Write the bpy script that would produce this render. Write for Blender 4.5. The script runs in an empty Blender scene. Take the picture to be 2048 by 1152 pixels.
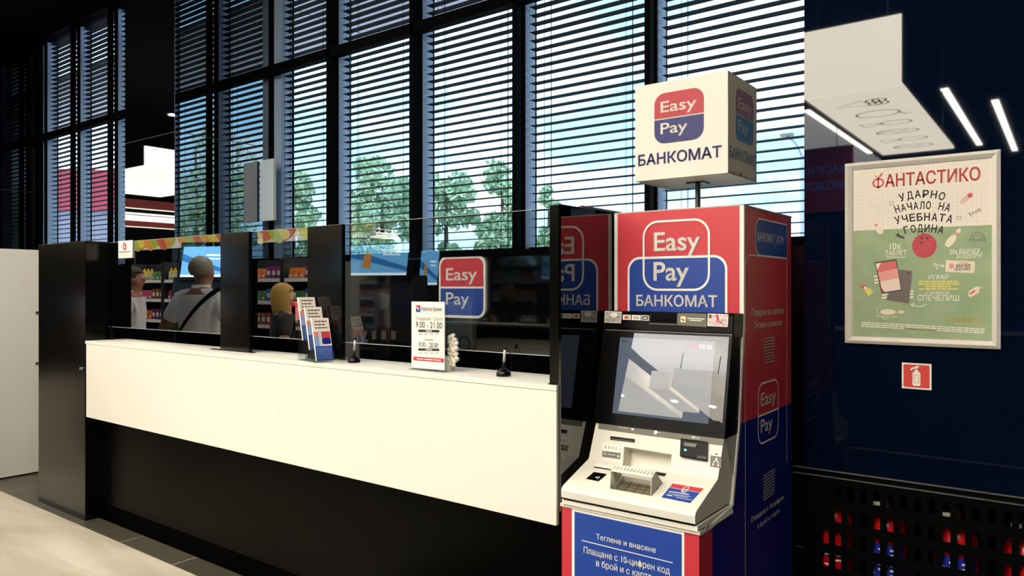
import bpy, bmesh, math, random
from mathutils import Vector, Matrix
from mathutils.geometry import tessellate_polygon
random.seed(7)
scene = bpy.context.scene
COL = scene.collection
R = math.radians

# ------------------------------------------------------------------ camera, sky, sun, exposure
F_PX, YAW, EYE = 1480.0, R(37.0), 1.5
cd = bpy.data.cameras.new('camera'); cam = bpy.data.objects.new('camera', cd); COL.objects.link(cam)
cd.sensor_width = 36.0; cd.lens = 36.0*F_PX/2048.0; cd.clip_start = 0.05; cd.clip_end = 300
cam.location = (0, 0, EYE); cam.rotation_euler = (R(90), 0, YAW)
scene.camera = cam
VD = (-math.sin(YAW), math.cos(YAW)); RD = (math.cos(YAW), math.sin(YAW))
def ray(px, py):
    s = (px-1024)/F_PX
    return Vector((VD[0]+s*RD[0], VD[1]+s*RD[1], -(py-576)/F_PX))

scene.view_settings.view_transform = 'Standard'
scene.view_settings.look = 'None'
scene.view_settings.gamma = 1.0
scene.view_settings.exposure = 0.0
scene.cycles.use_denoising = True
scene.cycles.max_bounces = 10
scene.cycles.transparent_max_bounces = 24
scene.cycles.sample_clamp_indirect = 4.0

def lin(c):
    if isinstance(c, str):
        c = c.lstrip('#'); c = [int(c[i:i+2], 16)/255 for i in (0, 2, 4)]
    return tuple((x/12.92 if x <= 0.04045 else ((x+0.055)/1.055)**2.4) for x in c[:3]) + (1.0,)

w = bpy.data.worlds.new('sky'); scene.world = w; w.use_nodes = True
nt = w.node_tree; nt.nodes.clear()
wo = nt.nodes.new('ShaderNodeOutputWorld'); bg = nt.nodes.new('ShaderNodeBackground')
tc = nt.nodes.new('ShaderNodeTexCoord'); mp = nt.nodes.new('ShaderNodeMapping'); mp.inputs['Scale'].default_value = (1.6, 1.6, 3.5)
nz = nt.nodes.new('ShaderNodeTexNoise'); nz.inputs['Scale'].default_value = 2.2; nz.inputs['Detail'].default_value = 6
cr = nt.nodes.new('ShaderNodeValToRGB')
cr.color_ramp.elements[0].position = 0.42; cr.color_ramp.elements[0].color = (0.30, 0.62, 0.93, 1)
cr.color_ramp.elements[1].position = 0.66; cr.color_ramp.elements[1].color = (0.84, 0.94, 1.04, 1)
nt.links.new(tc.outputs['Generated'], mp.inputs['Vector']); nt.links.new(mp.outputs['Vector'], nz.inputs['Vector'])
nt.links.new(nz.outputs['Fac'], cr.inputs['Fac']); nt.links.new(cr.outputs['Color'], bg.inputs['Color'])
bg.inputs['Strength'].default_value = 2.6
nt.links.new(bg.outputs['Background'], wo.inputs['Surface'])

sd = bpy.data.lights.new('sun', 'SUN'); sd.energy = 3.0; sd.angle = R(0.6); sd.color = (1, .95, .86)
sun = bpy.data.objects.new('sun', sd); COL.objects.link(sun); sun.rotation_euler = (R(42), 0, R(-25))

# ------------------------------------------------------------------ materials
MATS = {}
def mat(name, col, rough=0.5, metal=0.0, ior=1.5, emit=None, estr=0.0, coat=0.0, alpha=None, noise=None):
    if name in MATS: return MATS[name]
    m = bpy.data.materials.new(name); m.use_nodes = True
    b = m.node_tree.nodes['Principled BSDF']
    c = lin(col); b.inputs['Base Color'].default_value = c
    b.inputs['Roughness'].default_value = rough; b.inputs['Metallic'].default_value = metal; b.inputs['IOR'].default_value = ior
    if coat: b.inputs['Coat Weight'].default_value = coat; b.inputs['Coat Roughness'].default_value = 0.03
    if emit is not None:
        b.inputs['Emission Color'].default_value = lin(emit); b.inputs['Emission Strength'].default_value = estr
    if noise:
        t = m.node_tree; n = t.nodes.new('ShaderNodeTexNoise'); n.inputs['Scale'].default_value = noise[0]; n.inputs['Detail'].default_value = 5
        tcn = t.nodes.new('ShaderNodeTexCoord'); r = t.nodes.new('ShaderNodeValToRGB')
        r.color_ramp.elements[0].color = lin(noise[1]); r.color_ramp.elements[1].color = c
        r.color_ramp.elements[0].position = 0.3; r.color_ramp.elements[1].position = 0.7
        t.links.new(tcn.outputs['Object'], n.inputs['Vector']); t.links.new(n.outputs['Fac'], r.inputs['Fac']); t.links.new(r.outputs['Color'], b.inputs['Base Color'])
    MATS[name] = m
    return m
def glass(name, ior, tint=(1, 1, 1), rough=0.0):
    m = bpy.data.materials.new(name); m.use_nodes = True; t = m.node_tree; t.nodes.clear()
    o = t.nodes.new('ShaderNodeOutputMaterial'); mx = t.nodes.new('ShaderNodeMixShader'); fr = t.nodes.new('ShaderNodeFresnel')
    tr = t.nodes.new('ShaderNodeBsdfTransparent'); gl = t.nodes.new('ShaderNodeBsdfGlossy')
    fr.inputs['IOR'].default_value = ior; tr.inputs['Color'].default_value = (*tint, 1); gl.inputs['Roughness'].default_value = rough
    ge = t.nodes.new('ShaderNodeNewGeometry'); mu = t.nodes.new('ShaderNodeMath'); mu.operation = 'MULTIPLY'; inv = t.nodes.new('ShaderNodeMath'); inv.operation = 'SUBTRACT'; inv.inputs[0].default_value = 1.0
    t.links.new(ge.outputs['Backfacing'], inv.inputs[1]); t.links.new(inv.outputs[0], mu.inputs[0]); t.links.new(fr.outputs['Fac'], mu.inputs[1]); t.links.new(mu.outputs[0], mx.inputs['Fac']); t.links.new(tr.outputs[0], mx.inputs[1]); t.links.new(gl.outputs[0], mx.inputs[2])
    t.links.new(mx.outputs[0], o.inputs['Surface']); MATS[name] = m
    return m

M_WHITE = mat('white_laminate', '#f4efe0', 0.35)
M_CREAM = mat('cream_plastic', '#e9e5d6', 0.45)
M_CREAM2 = mat('cream_trim', '#f3efe2', 0.5)
M_GREY = mat('grey_plastic', '#6d6a5e', 0.5)
M_LGREY = mat('light_grey_plastic', '#b9b5a8', 0.5)
M_BLACK = mat('black_plastic', '#060607', 0.25, ior=1.35)
M_BLACKG = mat('black_gloss_panel', '#050507', 0.04, ior=1.9)
M_SATIN = mat('black_satin_panel', '#050504', 0.17, ior=1.38)
M_KICK = mat('black_kick_panel', '#040403', 0.3, ior=1.13)
M_NAVYW = mat('navy_black_glass_wall', '#030d20', 0.02, ior=1.42)
M_COLB = mat('black_glass_cladding', '#020204', 0.015, ior=3.4)
M_RED = mat('signal_red', '#cc3a45', 0.4)
M_BLUE = mat('royal_blue', '#24479c', 0.4)
M_NAVY = mat('navy_blue', '#141a7a', 0.4)
M_INK = mat('navy_ink', '#2a2c6a', 0.5)
M_WHT = mat('white_print', '#f6f2e6', 0.5)
M_DRK = mat('dark_print', '#3a3836', 0.6)
M_STEEL = mat('steel', '#9a9a98', 0.3, metal=1.0)
M_DSTEEL = mat('dark_steel', '#5a5a58', 0.4, metal=0.8)
M_FRAME = mat('black_aluminium', '#010102', 0.6, ior=1.1)
M_SLAT = mat('black_slat_enamel', '#020405', 0.6, ior=1.12)
M_REVEAL = mat('grey_blue_aluminium', '#9aa7be', 0.5)
M_ALU = mat('pearl_aluminium', '#efe9dc', 0.35, metal=0.15)
M_PANE = glass('window_glass', 1.004, (0.96, 0.99, 1.0))
M_SCREEN = glass('counter_glass', 2.7, (0.9, 0.93, 0.93))
M_SCREENM = glass('mirrored_counter_glass', 8.0, (0.8, 0.83, 0.84))
M_ACRYL = glass('clear_acrylic', 1.5, (0.93, 0.95, 0.95))

# ------------------------------------------------------------------ object helpers
WLOC = {}
def link(o, loc=(0, 0, 0)):
    COL.objects.link(o); return o
def tag(o, label=None, cat=None, group=None, kind=None):
    if label: o['label'] = label
    if cat: o['category'] = cat
    if group: o['group'] = group
    if kind: o['kind'] = kind
    return o
def thing(name, loc, label, cat, group=None):
    o = bpy.data.objects.new(name, None); COL.objects.link(o); o.location = loc; o.empty_display_size = 0.1
    WLOC[o.name] = Vector(loc); return tag(o, label, cat, group)
def place(name, me, parent=None, origin=None):
    """Link mesh ME (world coordinates) as an object under PARENT (or at ORIGIN)."""
    o = bpy.data.objects.new(name, me); COL.objects.link(o)
    if parent is not None:
        w0 = WLOC[parent.name]; o.parent = parent
    else:
        w0 = Vector(origin) if origin is not None else Vector((0, 0, 0)); o.location = w0
    me.transform(Matrix.Translation(-w0)); WLOC[o.name] = w0
    return o
class MB:
    def __init__(s): s.v = []; s.f = []; s.m = []; s.mats = []; s.sm = []
    def mi(s, m):
        if m not in s.mats: s.mats.append(m)
        return s.mats.index(m)
    def face(s, pts, m, smooth=False):
        b = len(s.v); s.v += [tuple(p) for p in pts]; s.f.append(tuple(range(b, b+len(pts)))); s.m.append(s.mi(m)); s.sm.append(smooth)
    def raw(s, vs, fs, m, smooth=False):
        b = len(s.v); s.v += [tuple(p) for p in vs]; k = s.mi(m)
        for f in fs: s.f.append(tuple(b+i for i in f)); s.m.append(k); s.sm.append(smooth)
        return s
    def box(s, x0, x1, y0, y1, z0, z1, m):
        vs = [(x, y, z) for x in (x0, x1) for y in (y0, y1) for z in (z0, z1)]
        return s.raw(vs, [(0, 1, 3, 2), (4, 6, 7, 5), (0, 4, 5, 1), (2, 3, 7, 6), (0, 2, 6, 4), (1, 5, 7, 3)], m)
    def obox(s, mtx, dx, dy, dz, m):
        vs = [mtx @ Vector((x, y, z)) for x in (-dx/2, dx/2) for y in (-dy/2, dy/2) for z in (-dz/2, dz/2)]
        return s.raw(vs, [(0, 1, 3, 2), (4, 6, 7, 5), (0, 4, 5, 1), (2, 3, 7, 6), (0, 2, 6, 4), (1, 5, 7, 3)], m)
    def hexa(s, a, b, m):
        """a, b: two equal-length point loops, joined into a closed solid."""
        n = len(a); base = list(a)+list(b)
        return s.raw(base, [tuple(range(n-1, -1, -1)), tuple(range(n, 2*n))]+[(i, (i+1) % n, n+(i+1) % n, n+i) for i in range(n)], m)
    def prism(s, prof, x0, x1, m):
        return s.hexa([(x0, y, z) for y, z in prof], [(x1, y, z) for y, z in prof], m)
    def lathe(s, prof, c, m, seg=24, smooth=True):
        vs = []; fs = []; n = len(prof)
        for i in range(seg):
            a = 2*math.pi*i/seg
            vs += [(c[0]+r*math.cos(a), c[1]+r*math.sin(a), c[2]+z) for r, z in prof]
        for i in range(seg):
            j = (i+1) % seg
            fs += [(i*n+k, j*n+k, j*n+k+1, i*n+k+1) for k in range(n-1)]
        s.raw(vs, fs, m, smooth)
        if prof[0][0] > 1e-6: s.raw([vs[i*n] for i in range(seg)][::-1], [tuple(range(seg))], m)
        if prof[-1][0] > 1e-6: s.raw([vs[i*n+n-1] for i in range(seg)], [tuple(range(seg))], m)
        return s
    def tube(s, pts, r, m, seg=8):
        P = [Vector(p) for p in pts]; vs = []; n = len(P)
        rs = r if isinstance(r, (list, tuple)) else [r]*n
        ref = Vector((0, 0, 1))
        for i, p in enumerate(P):
            t = (P[min(i+1, n-1)]-P[max(i-1, 0)]).normalized()
            rf = ref if abs(t.dot(ref)) < .95 else Vector((1, 0, 0))
            a = t.cross(rf).normalized(); b = t.cross(a)
            vs += [p+rs[i]*(math.cos(2*math.pi*k/seg)*a+math.sin(2*math.pi*k/seg)*b) for k in range(seg)]
        fs = [(i*seg+k, i*seg+(k+1) % seg, (i+1)*seg+(k+1) % seg, (i+1)*seg+k) for i in range(n-1) for k in range(seg)]
        fs += [tuple(range(seg-1, -1, -1)), tuple(range((n-1)*seg, n*seg))]
        return s.raw(vs, fs, m, True)
    def mesh(s, name):
        me = bpy.data.meshes.new(name); me.from_pydata(s.v, [], s.f)
        for m in s.mats: me.materials.append(m)
        me.polygons.foreach_set('material_index', s.m); me.polygons.foreach_set('use_smooth', s.sm)
        me.validate(); me.update()
        return me
    def fixn(s, me):
        bm = bmesh.new(); bm.from_mesh(me); bmesh.ops.recalc_face_normals(bm, faces=bm.faces); bm.to_mesh(me); bm.free()
    def build(s, name, parent=None, origin=None, bevel=0.0, seg=2, fix=True):
        me = s.mesh(name)
        if fix: s.fixn(me)
        if origin is None and parent is None:
            xs, ys, zs = zip(*s.v); origin = ((min(xs)+max(xs))/2, (min(ys)+max(ys))/2, min(zs))
        o = place(name, me, parent, origin)
        if bevel:
            b = o.modifiers.new('bevel', 'BEVEL'); b.width = bevel; b.segments = seg; b.limit_method = 'ANGLE'; b.angle_limit = R(40)
        return o
def box(name, x0, x1, y0, y1, z0, z1, m, parent=None, bevel=0.0, origin=None):
    return MB().box(x0, x1, y0, y1, z0, z1, m).build(name, parent, origin, bevel)
def struct(o): o['kind'] = 'structure'; return o
def boolean_cut(o, cutter_mb):
    c = place('cutter', cutter_mb.mesh('cutter'), None, (0, 0, 0)); cutter_mb.fixn(c.data)
    md = o.modifiers.new('cut', 'BOOLEAN'); md.object = c; md.operation = 'DIFFERENCE'; md.solver = 'EXACT'
    bpy.context.view_layer.update()
    me = bpy.data.meshes.new_from_object(o.evaluated_get(bpy.context.evaluated_depsgraph_get()))
    o.modifiers.remove(md); o.data = me; bpy.data.objects.remove(c)
def copy_tree(o, parent=None):
    c = o.copy(); COL.objects.link(c); WLOC[c.name] = WLOC[o.name]
    if parent is not None: c.parent = parent
    for ch in o.children: copy_tree(ch, c)
    return c

# ------------------------------------------------------------------ lettering and flat print
TXT = {}
def _contours(s):
    cu = bpy.data.curves.new('t', 'FONT'); cu.body = s
    o = bpy.data.objects.new('t', cu); COL.objects.link(o); bpy.context.view_layer.update()
    c2 = o.to_curve(bpy.context.evaluated_depsgraph_get()); out = []
    for sp in c2.splines:
        bp = sp.bezier_points; pts = []
        if len(bp) == 0:
            pts = [(p.co.x, p.co.y) for p in sp.points]
        for i in range(len(bp)):
            p, q = bp[i], bp[(i+1) % len(bp)]; A_, B_, C_, D_ = p.co.xy, p.handle_right.xy, q.handle_left.xy, q.co.xy
            ch = (D_-A_)
            straight = ch.length < 1e-6 or (abs(ch.x*(B_-A_).y-ch.y*(B_-A_).x) < 1e-4*ch.length and abs(ch.x*(C_-A_).y-ch.y*(C_-A_).x) < 1e-4*ch.length)
            for k in range(1 if straight else 4):
                t = k/4; m = 1-t; v = A_*m**3+B_*3*m*m*t+C_*3*m*t*t+D_*t**3; pts.append((v.x, v.y))
        cl = [p for i, p in enumerate(pts) if (p[0]-pts[i-1][0])**2+(p[1]-pts[i-1][1])**2 > 1e-10]
        if len(cl) > 2: out.append(cl)
    o.to_curve_clear(); bpy.data.objects.remove(o); bpy.data.curves.remove(cu)
    return out
def _area(c): return sum(c[i-1][0]*c[i][1]-c[i][0]*c[i-1][1] for i in range(len(c)))/2
def _inside(p, c):
    r = False
    for i in range(len(c)):
        (x0, y0), (x1, y1) = c[i-1], c[i]
        if (y0 > p[1]) != (y1 > p[1]) and p[0] < (x1-x0)*(p[1]-y0)/(y1-y0)+x0: r = not r
    return r
def glyphs(s, bold):
    """Outline font letters as flat polygons; each outer contour is filled on its own so overlapping strokes stay clean."""
    k = (s, bold)
    if k in TXT: return TXT[k]
    cs = _contours(s); span = [(min(p[0] for p in c), max(p[0] for p in c)) for c in cs]; outer, holes = [], []
    for c, (a0, a1) in zip(cs, span):
        near = [d for d, (b0, b1) in zip(cs, span) if min(a1, b1)-max(a0, b0) > .5*min(a1-a0, b1-b0)]
        big = max(near, key=lambda d: abs(_area(d)))
        (outer if _area(c)*_area(big) > 0 else holes).append(c)
    own = {i: [] for i in range(len(outer))}
    for h in holes:
        cand = [i for i, c in enumerate(outer) if _inside(h[0], c)]
        if cand: own[min(cand, key=lambda i: abs(_area(outer[i])))].append(h)
    vs, fs = [], []
    for i, c in enumerate(outer):
        loops = [[Vector((x, y, 0)) for x, y in l] for l in [c]+own[i]]; b = len(vs)
        for l in [c]+own[i]: vs += l
        fs += [tuple(b+j for j in t) for t in tessellate_polygon(loops)]
    if bold:
        for c in cs:
            n = len(c); b = len(vs); L = []; Rr = []
            for i in range(n):
                p0, p, p1 = Vector(c[i-1]), Vector(c[i]), Vector(c[(i+1) % n]); e0 = (p-p0).normalized(); e1 = (p1-p).normalized()
                nn = Vector((-(e0.y+e1.y), e0.x+e1.x)); nn = nn.normalized() if nn.length > 1e-4 else Vector((-e1.y, e1.x))
                q = nn*bold/max(.5, nn.dot(Vector((-e1.y, e1.x)))); L.append(tuple(p+q)); Rr.append(tuple(p-q))
            vs += L+Rr; fs += [(b+i, b+(i+1) % n, b+n+(i+1) % n, b+n+i) for i in range(n)]
    TXT[k] = (vs, fs)
    return TXT[k]
_h = glyphs('H', 0.0)[0]; CAP = max(y for x, y in _h)
def rrect(u0, v0, u1, v1, r, seg=8, corners=(1, 1, 1, 1)):
    pts = []
    for (cx, cy, a0), on in zip(((u1-r, v1-r, 0), (u0+r, v1-r, 90), (u0+r, v0+r, 180), (u1-r, v0+r, 270)), corners):
        if on: pts += [(cx+r*math.cos(R(a0+90*i/seg)), cy+r*math.sin(R(a0+90*i/seg))) for i in range(seg+1)]
        else: pts.append((cx+(r if a0 in (0, 270) else -r), cy+(r if a0 in (0, 90) else -r)))
    return pts
def ellipse(cu, cv, ru, rv, n=28, rot=0):
    c, s = math.cos(rot), math.sin(rot)
    return [(cu+ru*math.cos(t)*c-rv*math.sin(t)*s, cv+ru*math.cos(t)*s+rv*math.sin(t)*c) for t in (2*math.pi*i/n for i in range(n))]
class Plane:
    """A flat face in the scene: origin, in-plane axes u (right) and v (up), normal n towards the viewer."""
    def __init__(s, o, u, v):
        s.o = Vector(o); s.u = Vector(u).normalized(); s.v = Vector(v).normalized(); s.n = s.u.cross(s.v)
    def hit(s, px, py):
        d = ray(px, py); c = Vector((0, 0, EYE)); t = (s.o-c).dot(s.n)/d.dot(s.n); q = c+t*d-s.o
        return (q.dot(s.u), q.dot(s.v))
    def at(s, u, v, h=0.0): return s.o+s.u*u+s.v*v+s.n*h
class Art:
    """Printed graphics on a Plane, collected into one mesh."""
    def __init__(s, pl, lift=0.0012, step=0.0005): s.pl = pl; s.mb = MB(); s.lift = lift; s.step = step
    def h(s, layer): return s.lift+s.step*layer
    def poly(s, pts, m, layer=0):
        pts = [p if len(p) == 2 else p for p in pts]
        vs = [s.pl.at(a, b, s.h(layer)) for a, b in pts]
        tris = tessellate_polygon([[Vector((a, b, 0)) for a, b in pts]])
        s.mb.raw(vs, [tuple(t) for t in tris], m)
        return s
    def rect(s, u0, v0, u1, v1, m, layer=0): return s.poly([(u0, v0), (u1, v0), (u1, v1), (u0, v1)], m, layer)
    def ring(s, outer, inner, m, layer=1):
        n = len(outer); vs = [s.pl.at(a, b, s.h(layer)) for a, b in outer+inner]
        s.mb.raw(vs, [(i, (i+1) % n, n+(i+1) % n, n+i) for i in range(n)], m); return s
    def line(s, pts, wd, m, layer=1, closed=False):
        P = [Vector(p) for p in pts]; n = len(P); L = []; Rr = []
        for i in range(n):
            a = P[(i-1) % n] if closed or i > 0 else P[i]; b = P[(i+1) % n] if closed or i < n-1 else P[i]
            t = (b-a)
            t = t.normalized() if t.length > 0 else Vector((1, 0)); q = Vector((-t.y, t.x))*wd/2
            L.append(P[i]+q); Rr.append(P[i]-q)
        vs = [s.pl.at(p.x, p.y, s.h(layer)) for p in L+Rr]; k = n if closed else n-1
        s.mb.raw(vs, [(i, (i+1) % n, n+(i+1) % n, n+i) for i in range(k)], m); return s
    def text(s, t, u0, v0, width, cap, m, layer=2, bold=0.0, slant=0.0, rot=0.0, mirror=False):
        vs, fs = glyphs(t, bold); xs = [x for x, y in vs]; x0, x1 = min(xs), max(xs)
        su = width/(x1-x0); sv = cap/CAP; c, sn = math.cos(rot), math.sin(rot); P = []
        for x, y in vs:
            a = (x-x0)*su; b = y*sv
            if mirror: a = width-a
            a += slant*b
            P.append(s.pl.at(u0+a*c-b*sn, v0+a*sn+b*c, s.h(layer)))
        s.mb.raw(P, fs, m); return s
    # the same by points sighted on the photograph
    def H(s, *p): return s.pl.hit(*p)
    def ptext(s, t, left, right, capy, m, **k):
        """left=(px,py) at the baseline start, right px at the end, capy = py of the cap top at the left."""
        a = s.H(*left); u1 = s.H(right, left[1])[0]; return s.text(t, a[0], a[1], u1-a[0], s.H(left[0], capy)[1]-a[1], m, **k)
    def ppoly(s, pts, m, layer=0): return s.poly([s.H(*p) for p in pts], m, layer)
    def pline(s, pts, wd, m, layer=1, closed=False): return s.line([s.H(*p) for p in pts], wd, m, layer, closed)
    def build(s, name, parent=None, origin=None):
        me = s.mb.mesh(name)
        bm = bmesh.new(); bm.from_mesh(me)
        bm.normal_update()
        fl = [f for f in bm.faces if f.normal.dot(s.pl.n) < 0]
        bmesh.ops.reverse_faces(bm, faces=fl); bm.to_mesh(me); bm.free()
        return place(name, me, parent, origin)
def logo(a, u0, v0, u1, v1, mt, mb_, mw, r=None, border=0.0, layer=0, gap=None, fill=True):
    """The rounded two-colour 'Easy / Pay' badge."""
    W, Hh = u1-u0, v1-v0; r = r or W*0.2; vm = v0+Hh*0.49; gap = gap if gap is not None else Hh*0.025
    if border: a.poly(rrect(u0-border, v0-border, u1+border, v1+border, r+border), mw, layer)
    if fill:
        a.poly([p for p in rrect(u0, vm+gap/2, u1, v1, r, corners=(1, 1, 0, 0))], mt, layer+1)
        a.poly([p for p in rrect(u0, v0, u1, vm-gap/2, r, corners=(0, 0, 1, 1))], mb_, layer+1)
    a.text('Easy', u0+W*.13, vm+Hh*.13, W*.73, Hh*.21, mw, layer+2, bold=0.012)
    a.text('Pay', u0+W*.13, v0+Hh*.19, W*.55, Hh*.21, mw, layer+2, bold=0.012)

# ------------------------------------------------------------------ floor, ceiling, walls
def tile_floor():
    m = bpy.data.materials.new('beige_stone_tiles'); m.use_nodes = True; t = m.node_tree; b = t.nodes['Principled BSDF']
    g = t.nodes.new('ShaderNodeNewGeometry'); mpn = t.nodes.new('ShaderNodeMapping'); mpn.inputs['Location'].default_value = (0.0, -0.29, 0)
    br = t.nodes.new('ShaderNodeTexBrick'); br.offset = 0.0
    br.inputs['Scale'].default_value = 1.0; br.inputs['Brick Width'].default_value = 0.6; br.inputs['Row Height'].default_value = 0.6
    br.inputs['Mortar Size'].default_value = 0.0018; br.inputs['Mortar Smooth'].default_value = 0.0
    br.inputs['Color1'].default_value = (1, 1, 1, 1); br.inputs['Color2'].default_value = (.93, .93, .93, 1); br.inputs['Mortar'].default_value = (.7, .7, .7, 1)
    n = t.nodes.new('ShaderNodeTexNoise'); n.inputs['Scale'].default_value = 1.1; n.inputs['Detail'].default_value = 7; n.inputs['Distortion'].default_value = .6
    mp2 = t.nodes.new('ShaderNodeMapping'); mp2.inputs['Scale'].default_value = (0.8, 3.2, 1)
    r = t.nodes.new('ShaderNodeValToRGB'); r.color_ramp.elements[0].color = lin('#b9b09a'); r.color_ramp.elements[1].color = lin('#ddd5c0')
    r.color_ramp.elements[0].position = .35; r.color_ramp.elements[1].position = .62
    mx = t.nodes.new('ShaderNodeMix'); mx.data_type = 'RGBA'; mx.blend_type = 'MULTIPLY'; mx.inputs['Factor'].default_value = 1
    t.links.new(g.outputs['Position'], mpn.inputs['Vector']); t.links.new(mpn.outputs[0], br.inputs['Vector'])
    t.links.new(g.outputs['Position'], mp2.inputs['Vector']); t.links.new(mp2.outputs[0], n.inputs['Vector'])
    t.links.new(n.outputs['Fac'], r.inputs['Fac']); t.links.new(r.outputs['Color'], mx.inputs[6]); t.links.new(br.outputs['Color'], mx.inputs[7])
    t.links.new(mx.outputs[2], b.inputs['Base Color']); b.inputs['Roughness'].default_value = .42
    return m
def dark_tile():
    m = bpy.data.materials.new('dark_border_tiles'); m.use_nodes = True; t = m.node_tree; b = t.nodes['Principled BSDF']
    g = t.nodes.new('ShaderNodeNewGeometry'); mpn = t.nodes.new('ShaderNodeMapping'); mpn.inputs['Location'].default_value = (0.345, -0.29, 0)
    br = t.nodes.new('ShaderNodeTexBrick'); br.offset = 0.0
    br.inputs['Scale'].default_value = 1.0; br.inputs['Brick Width'].default_value = 0.59; br.inputs['Row Height'].default_value = 0.6
    br.inputs['Mortar Size'].default_value = 0.003; br.inputs['Mortar Smooth'].default_value = 0.0
    br.inputs['Color1'].default_value = lin('#4e493c'); br.inputs['Color2'].default_value = lin('#464236'); br.inputs['Mortar'].default_value = lin('#b9b29c')
    t.links.new(g.outputs['Position'], mpn.inputs['Vector']); t.links.new(mpn.outputs[0], br.inputs['Vector'])
    t.links.new(br.outputs['Color'], b.inputs['Base Color']); b.inputs['Roughness'].default_value = .4
    return m
XL, XR, YB, YF, ZC = -14.0, 4.0, -13.0, 3.93, 4.75
struct(box('floor', XL, XR, YB, 2.087, -0.1, 0.0, tile_floor()))
struct(box('trim_1', XL, XR, 2.087, 4.1, -0.1, 0.0, dark_tile()))
M_CEIL = mat('dark_navy_ceiling', '#020409', 0.9, ior=1.1)
struct(box('ceiling', XL, XR, YB, 4.15, ZC, ZC+.15, M_CEIL))
M_DWALL = mat('dark_shop_wall', '#040508', 0.8, ior=1.1)
struct(box('wall_south', XL, XR, YB-.15, YB, -.1, ZC, M_DWALL))
struct(box('wall_west', XL-.15, XL, YB, 4.15, -.1, ZC, M_DWALL))
struct(box('wall_east', XR, XR+.15, YB, 4.15, -.1, ZC, M_DWALL))
struct(box('wall_north', -10.81, -0.857, 3.93, 4.13, 0.0, 1.75, M_BLACKG))
# glossy black wall on the right, with a machine cabinet below it
struct(box('wall_right', -0.857, XR, 3.1, 3.45, 0.778, ZC, M_NAVYW))
struct(box('wall_right_back', -0.93, XR, 3.46, 4.15, 0.0, ZC, M_DWALL))
M_EDGE = mat('polished_edge', '#8a8a88', 0.3, metal=.6)
struct(box('trim_2', -0.9, XR, 3.093, 3.1, 0.774, 0.7775, M_EDGE))
struct(box('trim_3', -0.9, XR, 3.093, 3.1, 0.7495, 0.7525, M_EDGE))
struct(box('trim_4', -0.9, XR, 3.1, 3.2, 0.7525, 0.774, M_BLACK))
# glass clad columns
def column(name, x0, x1):
    o = bpy.data.objects.new(name, None); COL.objects.link(o); o.location = ((x0+x1)/2, 3.5, 0); WLOC[name] = o.location.copy(); o['kind'] = 'structure'
    box('lower_cladding', x0, x1, 3.1, 4.1, 0.0, 2.747, M_COLB, o)
    box('upper_cladding', x0, x1, 3.1, 4.1, 2.753, ZC, M_COLB, o)
    box('joint', x0+.004, x1-.004, 3.104, 4.1, 2.746, 2.754, M_DSTEEL, o)
    box('corner_bead', x1-.002, x1+.001, 3.098, 3.101, 0.0, ZC, mat('bead', '#55585c', .3, metal=.7), o)
column('column_1', -6.53, -5.706)
M_COLB = mat('dark_cladding', '#020204', .05, ior=1.35)
column('column_2', -12.2, -10.81)

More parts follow.
